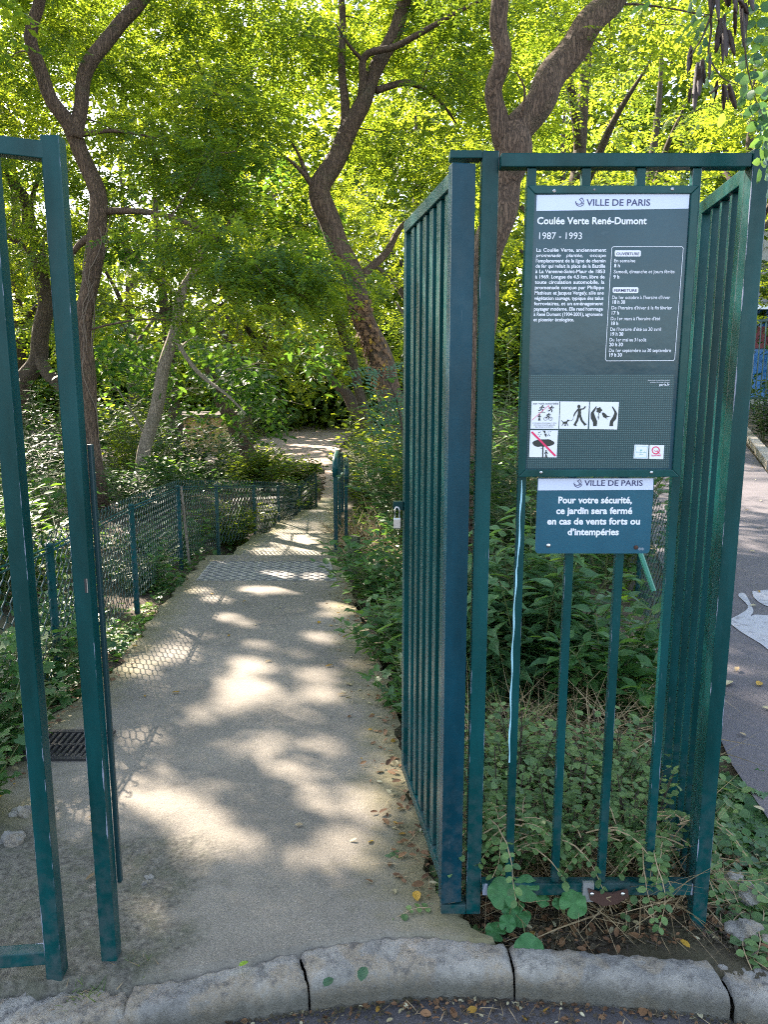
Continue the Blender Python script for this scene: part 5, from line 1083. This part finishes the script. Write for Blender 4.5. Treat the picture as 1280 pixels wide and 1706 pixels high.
for x, y, r, h, lab in ((-2.9, 5.4, .7, .9, 'shrub in the garden behind the fence, between the left posts'), (-3.6, 7.0, .8, 1.0, 'leafy shrub under the twin stemmed tree'), (-4.6, 9.0, .9, 1.3, 'dark shrub at the left behind the outer gate post'), (-2.9, 9.6, .7, .9, 'dark shrub at the base of the slim grey trunk'),
                        (-5.4, 12.5, 1.3, 2.2, 'tall dark shrub in deep shade at the far left'), (-3.6, 14, 1.2, 1.6, 'dark shrub behind the slim grey trunk'), (-2.7, 15.6, .8, .9, 'low shrub above the fence left of the steps'), (-2.75, 18, .9, 1.0, 'hedge bush at the foot of the steps, left side'), (-2.25, 20.5, .7, .9, 'hedge bush along the left of the sandy path'), (-3.6, 19.8, 1.0, 1.0, 'wide low hedge bush left of the sandy path'),
                        (-5.2, 18, 1.0, 1.1, 'sunlit low bush in front of the wooden shed'), (-7.5, 16, 1.2, 2.0, 'dark shrub behind the crooked tree'), (-3.3, 11.7, .6, .7, 'ivy covered hump behind the fence corner'),
                        (-4.9, 15.2, 1.1, 2.4, 'tall bright shrub left of the short leaning trunk'), (-4.3, 22.6, 1.1, 2.2, 'bright shrub at the left edge of the sandy path junction'), (-6.6, 21.5, 1.4, 2.8, 'tall leafy shrub hiding the clearing and most of the shed'), (-8.6, 23, 1.5, 2.8, 'leafy shrub left of the wooden shed'), (-6.2, 18.4, 1.0, 1.8, 'leafy shrub behind the slim grey trunk and the low hedge')):
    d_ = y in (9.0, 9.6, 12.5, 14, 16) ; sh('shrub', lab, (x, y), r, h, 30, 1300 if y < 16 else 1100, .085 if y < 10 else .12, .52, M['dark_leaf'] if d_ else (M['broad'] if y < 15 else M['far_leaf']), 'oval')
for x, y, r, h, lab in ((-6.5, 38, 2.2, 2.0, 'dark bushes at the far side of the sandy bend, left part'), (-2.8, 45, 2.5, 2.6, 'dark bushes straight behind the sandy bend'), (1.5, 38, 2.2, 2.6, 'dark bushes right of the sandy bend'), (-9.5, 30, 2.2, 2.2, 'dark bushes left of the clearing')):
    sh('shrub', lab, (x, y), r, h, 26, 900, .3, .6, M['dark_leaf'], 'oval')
sh('lime_plant', 'plant with large bright lime leaves behind the fence between the posts', at(55, 900, 5.6)[:2] + (-.1,), .24, .55, 6, 26, .19, .62, M['lime'], 'oval', cat='plant')
# hedge at the far right
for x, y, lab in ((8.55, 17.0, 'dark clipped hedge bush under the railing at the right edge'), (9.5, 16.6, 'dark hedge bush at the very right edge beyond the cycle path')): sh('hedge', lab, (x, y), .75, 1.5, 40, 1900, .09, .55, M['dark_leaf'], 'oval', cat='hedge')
# young bluish robinia shoot in front of the big trunk
t = thing('robinia_shoot', 'young bluish green feathery shoot in front of the big kinked trunk', 'young tree', (.45, 6.6, gz(.45, 6.6)))
stm = MB(); tips = [ppts([(690, 860, 6.6), (672, 720, 6.4), (650, 640, 6.2), (618, 610, 6.0)]), ppts([(690, 860, 6.6), (668, 700, 6.3), (655, 660, 6.1), (640, 700, 5.9)]), ppts([(690, 860, 6.6), (680, 700, 6.4), (676, 640, 6.3), (668, 600, 6.2)])]
Bs, As = [], []
for pt in tips:
    P, r = smooth_path(pt, [.012, .008, .005, .002]); stm.tube(P, r, 6, False)
    for q in P[9::2]: Bs.append(tuple(q)); As.append((random.uniform(-1, .6), random.uniform(-.9, .1), random.uniform(-.45, .3)))
stm.build('stem', M['twig'], t)
def fronds(B, A, fl, pairs, lf, wf):
    B = np.array(B); A = nrm(np.array(A)); n = len(B); up = nrm(np.stack([rng.normal(0, .3, n), rng.normal(-.3, .3, n), np.ones(n)], -1)); up = nrm(up - A * (up * A).sum(-1, keepdims=True)); S = np.cross(A, up); out = [[], [], [], []]
    for j in range(pairs):
        s = (j + .6) / pairs; b = B + A * (fl * s) - np.array([0, 0, 1]) * fl * .18 * s * s
        for sd in (-1, 1): out[0].append(b); out[1].append(S * sd + A * .2); out[2].append(up + rng.normal(0, .15, (n, 3))); out[3].append(np.full(n, lf) * rng.uniform(.85, 1.1, n))
    out[0].append(B + A * fl - np.array([0, 0, 1]) * fl * .18); out[1].append(A); out[2].append(up); out[3].append(np.full(n, lf))
    P, T, N, L = [np.concatenate(o) for o in out]; return P, T, N, L, L * wf
leaf_mesh('leaves', M['blue_leaf'], t, *fronds(Bs, As, .26, 8, .05, .42), tpl='oval')

# hanging branch with dark seed pods close to the camera, upper right
YP = 1.75
pb = thing('hanging_branch', 'robinia branch with clusters of dark dry seed pods hanging in at the upper right', 'branch', at(1230, -260, YP))
tw = MB(); 
for pts, r in (([(1290, -420), (1230, -200), (1205, -60), (1190, 10), (1172, 60), (1160, 80), (1150, 95)], .004), ([(1205, -60), (1186, 20), (1186, 50), (1181, 90), (1190, 110), (1203, 128), (1215, 135), (1238, 145)], .003), ([(1230, -200), (1250, -60), (1245, 40), (1243, 120)], .002), ([(1290, -420), (1262, -120), (1240, -20), (1242, 80), (1255, 150), (1275, 200)], .003)):
    P, rr = smooth_path([at(px, py, YP + random.uniform(-.02, .02)) for px, py in pts], [r * (1 - .75 * i / (len(pts) - 1)) for i in range(len(pts))]); tw.tube(P, rr, 6, False)
tw.build('twig', M['twig'], pb)
def pod(px, py, px2, py2, wpx):
    a = Vector(at(px, py, YP + random.uniform(-.03, .03))); b = Vector(at(px2, py2, YP + random.uniform(-.03, .03))); d = b - a; n = 9; m_ = MB(); yaw = random.uniform(-.6, .6); sdv = Vector((math.cos(yaw), math.sin(yaw), 0)); wv = wpx / FPX * YP * .5
    vs, fs = [], []
    for i in range(n + 1):
        s = i / n; prof = (math.sin(math.pi * min(1, s * .93 + .06)) ** .45) * (1 + .1 * math.sin(i * 2.4)); c = a + d * s + sdv * .1 * wv * math.sin(s * 5 + px); th = .0022 + .0012 * math.sin(i * 2.1)
        fy = Vector((-sdv.y, sdv.x, 0)); vs += [c - sdv * wv * prof, c - fy * th, c + sdv * wv * prof, c + fy * th]
    for i in range(n):
        for k in range(4): fs.append((i*4+k, i*4+(k+1) % 4, (i+1)*4+(k+1) % 4, (i+1)*4+k))
    fs += [(3, 2, 1, 0), (n*4, n*4+1, n*4+2, n*4+3)]; m_.add(vs, fs); m_.build('seed_pod', M['pod'], pb, smooth=True)
for q in [(1184, -30, 1186, 28, 9), (1196, -20, 1198, 34, 10), (1190, -40, 1184, 20, 9), (1210, -30, 1214, 12, 12), (1222, -30, 1228, 22, 9), (1204, 30, 1193, 88, 13), (1208, 24, 1205, 106, 11), (1214, 50, 1225, 92, 9), (1207, 40, 1212, 96, 10), (1225, 10, 1226, 60, 7), (1236, -10, 1240, 78, 10), (1243, 5, 1241, 58, 9), (1232, 0, 1248, 24, 9),
          (1152, 76, 1146, 122, 7), (1154, 80, 1150, 118, 5), (1163, 104, 1158, 184, 10), (1170, 100, 1166, 160, 9), (1172, 98, 1174, 140, 8), (1168, 110, 1160, 170, 9), (1151, 146, 1149, 172, 6), (1185, 88, 1182, 132, 8), (1196, 134, 1191, 166, 6), (1206, 140, 1207, 184, 7), (1216, 140, 1226, 182, 10), (1210, 142, 1214, 170, 6), (1199, 142, 1183, 158, 5), (1252, -10, 1256, 18, 10)]: pod(*q)
Bs = [at(px, py, YP + .02) for px, py in ((1150, -10), (1246, 90), (1262, 60), (1275, -30), (1236, 150), (1130, 60), (1285, 120), (1195, -90), (1265, 180))]; As = [(.25, -.1, -.8), (.35, .1, -1), (.5, 0, -1), (-.1, .1, -1), (.6, 0, -.9), (.6, .2, .35), (0, .1, -1), (-.9, .1, -.5), (.3, .1, -1)]
leaf_mesh('leaves', M['blue_leaf'], pb, *fronds(Bs, As, .16, 6, .032, .62), tpl='oval')
leaf_mesh('yellow_leaf', M['lime'], pb, np.array([at(1207, 188, YP)]), np.array([[-.35, -.1, -1.]]), np.array([[.2, -1., .1]]), np.array([.032]), np.array([.018]), 'oval')

# ------------------------------------------------------------------ netting by the cycle path
cn = thing('wire_netting', 'twisted wire netting overgrown with dry stems behind the short side panel', 'wire fence', (1.5, 4.2, gz(1.5, 4.2)))
A = Vector((1.22, 3.0, 0)); B = Vector((2.1, 6.5, 0)); d = (B - A).normalized(); L = (B - A).length; mb_ = MB()
for k in range(int(L / .05)):
    c = A + d * (k * .05); z0 = gz(c.x, c.y); pts = [(*(c + d * (.025 * (1 if (j + k) % 2 else -1)))[:2], z0 + .02 + j * .03 + random.uniform(-.006, .006)) for j in range(28)]; mb_.tube(pts, .0017, 3, False)
mb_.build('wire_mesh', M['wire'], cn)
for s in (.4, 2.2, 3.5):
    c = A + d * s; MB().tube([(c.x, c.y, -.3), (c.x, c.y, .9)], .018, 8).build('post', P1, cn)
MB().tube([at(1062, 905, 3.6), at(1090, 985, 3.5)], .012, 6).build('brace', simple('faded_green', (.05, .25, .17), .5), cn)
# wooden shed far left in the clearing
sd = thing('wooden_shed', 'pale wooden shed wall half hidden by leaves left of the far path', 'shed', (-6.5, 28, -1.2)); wd = simple('pale_planks', (.38, .25, .15), .8); cr_ = simple('cream_panel', (.62, .5, .25), .7)
a = at(325, 705, 28); b_ = at(372, 760, 28)
MB().box(a[0] - .6, b_[0], 28, 30, -1.4, b_[2] + .25).build('base_boards', wd, sd); MB().box(a[0] - .6, b_[0] - .1, 28.1, 30, b_[2] + .255, a[2] + .2).build('wall', cr_, sd)
for k in range(4): MB().box(b_[0] - .12 - k * .42, b_[0] - .02 - k * .42, 27.95, 28.09, b_[2] + .256, a[2] + .2).build('board', wd, sd)
MB().box(a[0] - .9, b_[0] + .2, 27.7, 30.2, a[2] + .205, a[2] + .32).build('roof', M['twig'], sd)

# ------------------------------------------------------------------ leaf litter, fallen leaves, weeds
def mallow(name, label, c, leaves):
    t = thing(name, label, 'plant', c); 
    for (px, py, Y, rpx, tilt, yaw) in leaves:
        q = Vector(at(px, py, Y)); r = 1.12 * rpx / FPX * Y; n = 40; vs = [(0, 0, 0)]; 
        for i in range(n):
            a = 2 * math.pi * i / n; lob = .9 + .09 * abs(math.cos(2.5 * (a - math.pi / 2))) + .025 * math.sin(a * 20); notch = 1 - .6 * math.exp(-((a - 1.5 * math.pi) / .13) ** 2); rr = r * lob * notch
            vs.append((math.cos(a) * rr, math.sin(a) * rr, r * (.10 * math.cos(5 * a) - .02)))
        for i in range(n):
            v = vs[1 + i]; vs.append((v[0] * .55, v[1] * .55, v[2] * .5 + .03 * r))
        fs = [(0, n + 1 + i, n + 1 + (i + 1) % n) for i in range(n)] + [(n + 1 + i, 1 + i, 1 + (i + 1) % n, n + 1 + (i + 1) % n) for i in range(n)]
        ct, st_ = math.cos(tilt), math.sin(tilt); cy_, sy_ = math.cos(yaw), math.sin(yaw); m_ = MB(); out = []
        for x, y, z in vs:
            x, y = x * cy_ - y * sy_, x * sy_ + y * cy_; y, z = y * ct - z * st_, y * st_ + z * ct; out.append((q.x + x, q.y + y, q.z + z))
        m_.add(out, fs); o = m_.build('leaf', M['mallow'], t, smooth=True)
        a_ = o.data.attributes.new('tint', 'FLOAT', 'POINT'); a_.data.foreach_set('value', [random.uniform(.2, .8)] * len(o.data.vertices))
        MB().tube([(q.x, q.y + .003, q.z - .004), ((q.x + c[0]) / 2, (q.y + c[1]) / 2 + .02, max((q.z + c[2]) / 2 + .03, .01)), c], .002, 5, False).build('stalk', M['stem'], t)
mallow('mallow_plant', 'plant with large scalloped leaves growing at the foot of the pivot post over the kerb', (.37, 1.90, .0), [(838, 1488, 1.88, 26, .95, .2), (878, 1480, 1.89, 22, .8, 1.2), (846, 1538, 1.86, 15, .6, -.5), (882, 1582, 1.80, 26, .75, .1), (864, 1524, 1.89, 22, .5, 2.2), (826, 1552, 1.87, 18, .4, 1), (850, 1512, 1.9, 16, .6, 2)])
mallow('mallow_plant', 'smaller plant with one broad leaf in front of the bottom rail', (.50, 1.90, .02), [(956, 1505, 1.87, 24, .7, -.9), (930, 1505, 1.88, 10, .5, .4), (905, 1500, 1.89, 12, .5, 1.4)])
for px, py, n_, h, lab in ((228, 1612, 70, .05, 'tuft of short grass at the kerb joint right of the lock post'), (140, 1655, 50, .04, 'tuft of half dry grass by the left kerb end below the outer post')):
    x, y, _ = atz(px, py, -.01); t = thing('grass_tuft', lab, 'grass', (x, y, -.02)); q = rng.random(n_) * 6.28; P = np.stack([x + .03 * rng.normal(size=n_), y + .012 * rng.normal(size=n_), np.full(n_, -.02)], -1); T = np.stack([np.cos(q) * .9, np.sin(q) * .9, rng.uniform(.3, 1.3, n_)], -1)
    leaf_mesh('blades', M['grass'], t, P[:n_*2//3], T[:n_*2//3], rnd_dirs(n_*2//3), h * rng.uniform(.6, 1.3, n_*2//3), .003, 'blade'); leaf_mesh('dry_blades', M['straw'], t, P[n_*2//3:], T[n_*2//3:], rnd_dirs(n_ - n_*2//3), h * rng.uniform(.6, 1.3, n_ - n_*2//3), .003, 'blade')

def fallen(px, py, z, L, wf, mat, name, label, group, curl=.25, up=.006):
    x, y, _ = atz(px, py, z)
    if group != 'fallen leaves on the road': z = max(float(zp(y)) + .005, z) if pl(XL, y) < x < pl(XR, y) else z
    P = np.array([[x, y, z + up]]); a = random.uniform(0, 6.28); T = np.array([[math.cos(a), math.sin(a), random.uniform(0, .15)]]); N = np.array([[random.uniform(-curl, curl), random.uniform(-curl, curl), 1.]])
    o = leaf_mesh(name, M[mat], None, P, T, N, np.array([L]), np.array([L * wf]), 'oval', loc=(x, y, z)); return tag(o, label, 'leaf', group)
def pathz(px, py):
    z = 0.
    for _ in range(5): x, y, _q = atz(px, py, z); z = float(zp(y))
    return z + .004
fallen(693, 1487, .004, .042, .62, 'gold', 'fallen_leaf', 'single bright orange yellow leaf on the path edge left of the gate leaf foot', None)
fallen(398, 1617, -.002, .026, .8, 'lime', 'fallen_leaf', 'single round yellow green leaf lying on the kerb stone', None)
fallen(602, 1694, -.09, .048, .6, 'blue_leaf', 'fallen_leaf', 'largest pale green leaf lying on the road below the kerb', None, .1)
fallen(541, 1703, -.09, .036, .7, 'blue_leaf', 'fallen_leaf', 'pale green leaf on the road at the bottom edge of the view', None, .1)
fallen(1210, 1143, .01, .07, .6, 'pale', 'fallen_leaf', 'large pale leaf on the cycle path beside the corner post', None)
fallen(1150, 1582, .012, .03, .6, 'gold', 'fallen_leaf', 'orange brown leaf on the soil above the kerb near the corner post', None)
for px, py in ((453, 1102), (555, 1110), (577, 1140), (577, 1158), (425, 1041), (505, 1376), (145, 1365), (150, 1390), (143, 1470), (612, 1172), (628, 1196), (470, 1012), (530, 1040), (380, 1062), (300, 1155), (490, 975), (350, 990), (410, 1002), (560, 1085), (240, 1160)):
    fallen(px, py, pathz(px, py), random.uniform(.025, .05), random.uniform(.3, .6), random.choice(['gold', 'pale', 'straw']), 'fallen_leaf', 'small dry yellow leaf lying on the concrete path', 'dry leaves on the path')
for px, py in ((655, 1700), (672, 1674), (680, 1671), (730, 1678), (752, 1681), (758, 1700), (627, 1690), (700, 1690), (795, 1683), (870, 1695), (905, 1690), (1068, 1696), (1010, 1700), (720, 1700), (1170, 1700), (1240, 1695), (330, 1703), (640, 1672)):
    fallen(px, py, -.092, random.uniform(.018, .032), random.uniform(.45, .75), random.choice(['pale', 'brown', 'brown', 'gold']), 'fallen_leaf', 'small dry leaf on the dark road below the kerb stones', 'fallen leaves on the road', .4)
for px, py in ((1243, 1228), (1262, 1143), (1222, 940), (1250, 1010), (1258, 920), (1265, 985), (1232, 860), (1260, 800), (1248, 850), (1272, 880), (1252, 780), (1270, 1180), (1228, 1120), (1215, 1065), (1256, 1345), (1268, 835)):
    fallen(px, py, .01, random.uniform(.035, .06), random.uniform(.4, .7), random.choice(['pale', 'gold', 'straw']), 'fallen_leaf', 'dry yellowish leaf scattered on the cycle path asphalt', 'fallen leaves on the cycle path')
# strands and litter nobody could count
def litter(name, label, regions, mats):
    for mat, n, L, wf, tp in mats:
        Ps = []
        for (x0, x1, y0, y1) in regions:
            k = max(1, int(n * (x1 - x0) * (y1 - y0) / sum((b - a) * (d - c) for a, b, c, d in regions))); Ps.append(np.stack([rng.uniform(x0, x1, k), rng.uniform(y0, y1, k)], -1))
        XY = np.concatenate(Ps); xl, xr, xa = pl(XL, XY[:, 1]), pl(XR, XY[:, 1]), pl(XA, XY[:, 1])
        on = (XY[:, 0] > xl + .10) & (XY[:, 0] < xr - .10 * rng.random(len(XY)) ** 2 * 3) | (XY[:, 0] > xa - .02) | (XY[:, 1] < kback(XY[:, 0]) + .004)
        XY = XY[~on]; n2 = len(XY); Z = ground_z(XY[:, 0], XY[:, 1]); inp = (XY[:, 0] > pl(XL, XY[:, 1])) & (XY[:, 0] < pl(XR, XY[:, 1])); Z = np.where(inp, zp(XY[:, 1]) + .004, Z)
        P = np.stack([XY[:, 0], XY[:, 1], Z + .006 + .012 * rng.random(n2)], -1); q = rng.random(n2) * 6.28; T = np.stack([np.cos(q), np.sin(q), rng.normal(0, .18, n2)], -1); N = np.stack([rng.normal(0, .35, n2), rng.normal(0, .35, n2), np.ones(n2)], -1); LL = L * rng.uniform(.5, 1.2, n2)
        tag(leaf_mesh(name, M[mat], None, P, T, N, LL, LL * wf, tp), label % mat, 'leaf litter', kind='stuff')
litter('leaf_litter', 'loose %s litter lying on the bare soil', [(-.0, .34, 2.0, 4.6), (.28, .98, 1.83, 2.5), (.3, 1.2, 2.5, 4.2), (-2.0, -1.4, 2.0, 4.5)], [('brown', 1500, .035, .5, 'oval'), ('pale', 380, .03, .4, 'oval'), ('gold', 160, .03, .5, 'oval'), ('straw', 1100, .09, .035, 'blade')])
litter('soil_litter', 'crumbs of %s stuff on the soil between the panel and the kerb', [(.27, .95, 1.82, 2.1), (.9, 1.2, 1.78, 2.2)], [('brown', 520, .022, .5, 'oval'), ('twig', 420, .06, .05, 'blade'), ('straw', 330, .08, .03, 'blade'), ('pale', 60, .02, .5, 'oval'), ('soil', 800, .018, .8, 'oval')])
# low ground cover over the banks
def cover(regions, n, lf, mat, tp, hgt, lab):
    Ps = []; tot = sum((b - a) * (d - c) for a, b, c, d in regions)
    for (x0, x1, y0, y1) in regions: k = int(n * (x1 - x0) * (y1 - y0) / tot); Ps.append(np.stack([rng.uniform(x0, x1, k), rng.uniform(y0, y1, k)], -1))
    XY = np.concatenate(Ps); xl, xr, xa = pl(XL, XY[:, 1]), pl(XR, XY[:, 1]), pl(XA, XY[:, 1]); patch = np.sin(XY[:, 0] * 3.1 + 2 * np.sin(XY[:, 1] * 1.3)) * np.sin(XY[:, 1] * 2.3 + XY[:, 0])
    on = ((XY[:, 0] < xl - .02) | (XY[:, 0] > xr + .06)) & (XY[:, 0] < xa - .05) & (patch > -.45) & (XY[:, 1] > kback(XY[:, 0]) + .18); XY = XY[on]; n2 = len(XY)
    P = np.stack([XY[:, 0], XY[:, 1], ground_z(XY[:, 0], XY[:, 1]) + hgt * rng.random(n2) ** 1.3], -1); q = rng.random(n2) * 6.28; T = np.stack([np.cos(q), np.sin(q), rng.normal(.1, .3, n2)], -1); N = np.stack([rng.normal(0, .4, n2), rng.normal(0, .4, n2), np.ones(n2)], -1); LL = lf * rng.uniform(.5, 1.2, n2)
    tag(leaf_mesh('ground_cover', mat, None, P, T, N, LL, LL * .8, tp), lab, 'ground cover', kind='stuff')
cover([(-3.5, -1.3, 2, 8)], 9000, .05, M['ivy'], 'oval', .12, 'low green cover on the left bank behind the wire fence')
cover([(-14, -1.8, 8, 22)], 16000, .1, M['ivy'], 'quad', .2, 'green ground cover in the garden behind the fence')
cover([(-.2, 3.2, 4.2, 11), (-.6, 5, 11, 20)], 15000, .09, M['broad'], 'quad', .28, 'green cover on the bank between the path and the cycle path')
cover([(.3, 1.3, 2.3, 4.4)], 3000, .04, M['snow'], 'oval', .10, 'small leafed ground cover behind the front panel')
# leaves drifted along the right edge of the path, and grit against the foot of the kerb
for mat, n, L, wf, tp in (('brown', 110, .03, .5, 'oval'), ('pale', 45, .028, .45, 'oval'), ('gold', 25, .03, .5, 'oval'), ('straw', 120, .06, .04, 'blade')):
    y = rng.uniform(2.0, 6.5, n); x = pl(XR, y) - .02 - .20 * rng.random(n) ** 2.2; q = rng.random(n) * 6.28
    P = np.stack([x, y, zp(y) + .008 + .006 * rng.random(n)], -1); T = np.stack([np.cos(q), np.sin(q), rng.normal(0, .12, n)], -1); N = np.stack([rng.normal(0, .3, n), rng.normal(0, .3, n), np.ones(n)], -1); LL = L * rng.uniform(.5, 1.2, n)
    tag(leaf_mesh('edge_litter', M[mat], None, P, T, N, LL, LL * wf, tp), 'drift of %s leaf litter along the right edge of the path' % mat, 'leaf litter', kind='stuff')
for mat, n, L, wf, tp in (('brown', 420, .016, .5, 'oval'), ('pale', 130, .014, .5, 'oval'), ('straw', 170, .05, .04, 'blade'), ('soil', 1300, .010, .8, 'oval')):
    x = rng.uniform(-1.1, 1.2, n); y = kfront(x) - .006 - .16 * rng.random(n) ** 2.0; q = rng.random(n) * 6.28
    P = np.stack([x, y, -.089 + .004 * rng.random(n)], -1); T = np.stack([np.cos(q), np.sin(q), rng.normal(0, .15, n)], -1); N = np.stack([rng.normal(0, .35, n), rng.normal(0, .35, n), np.ones(n)], -1); LL = L * rng.uniform(.5, 1.3, n)
    tag(leaf_mesh('gutter_litter', M[mat], None, P, T, N, LL, LL * wf, tp), 'fine %s debris on the road against the foot of the kerb' % mat, 'debris', kind='stuff')
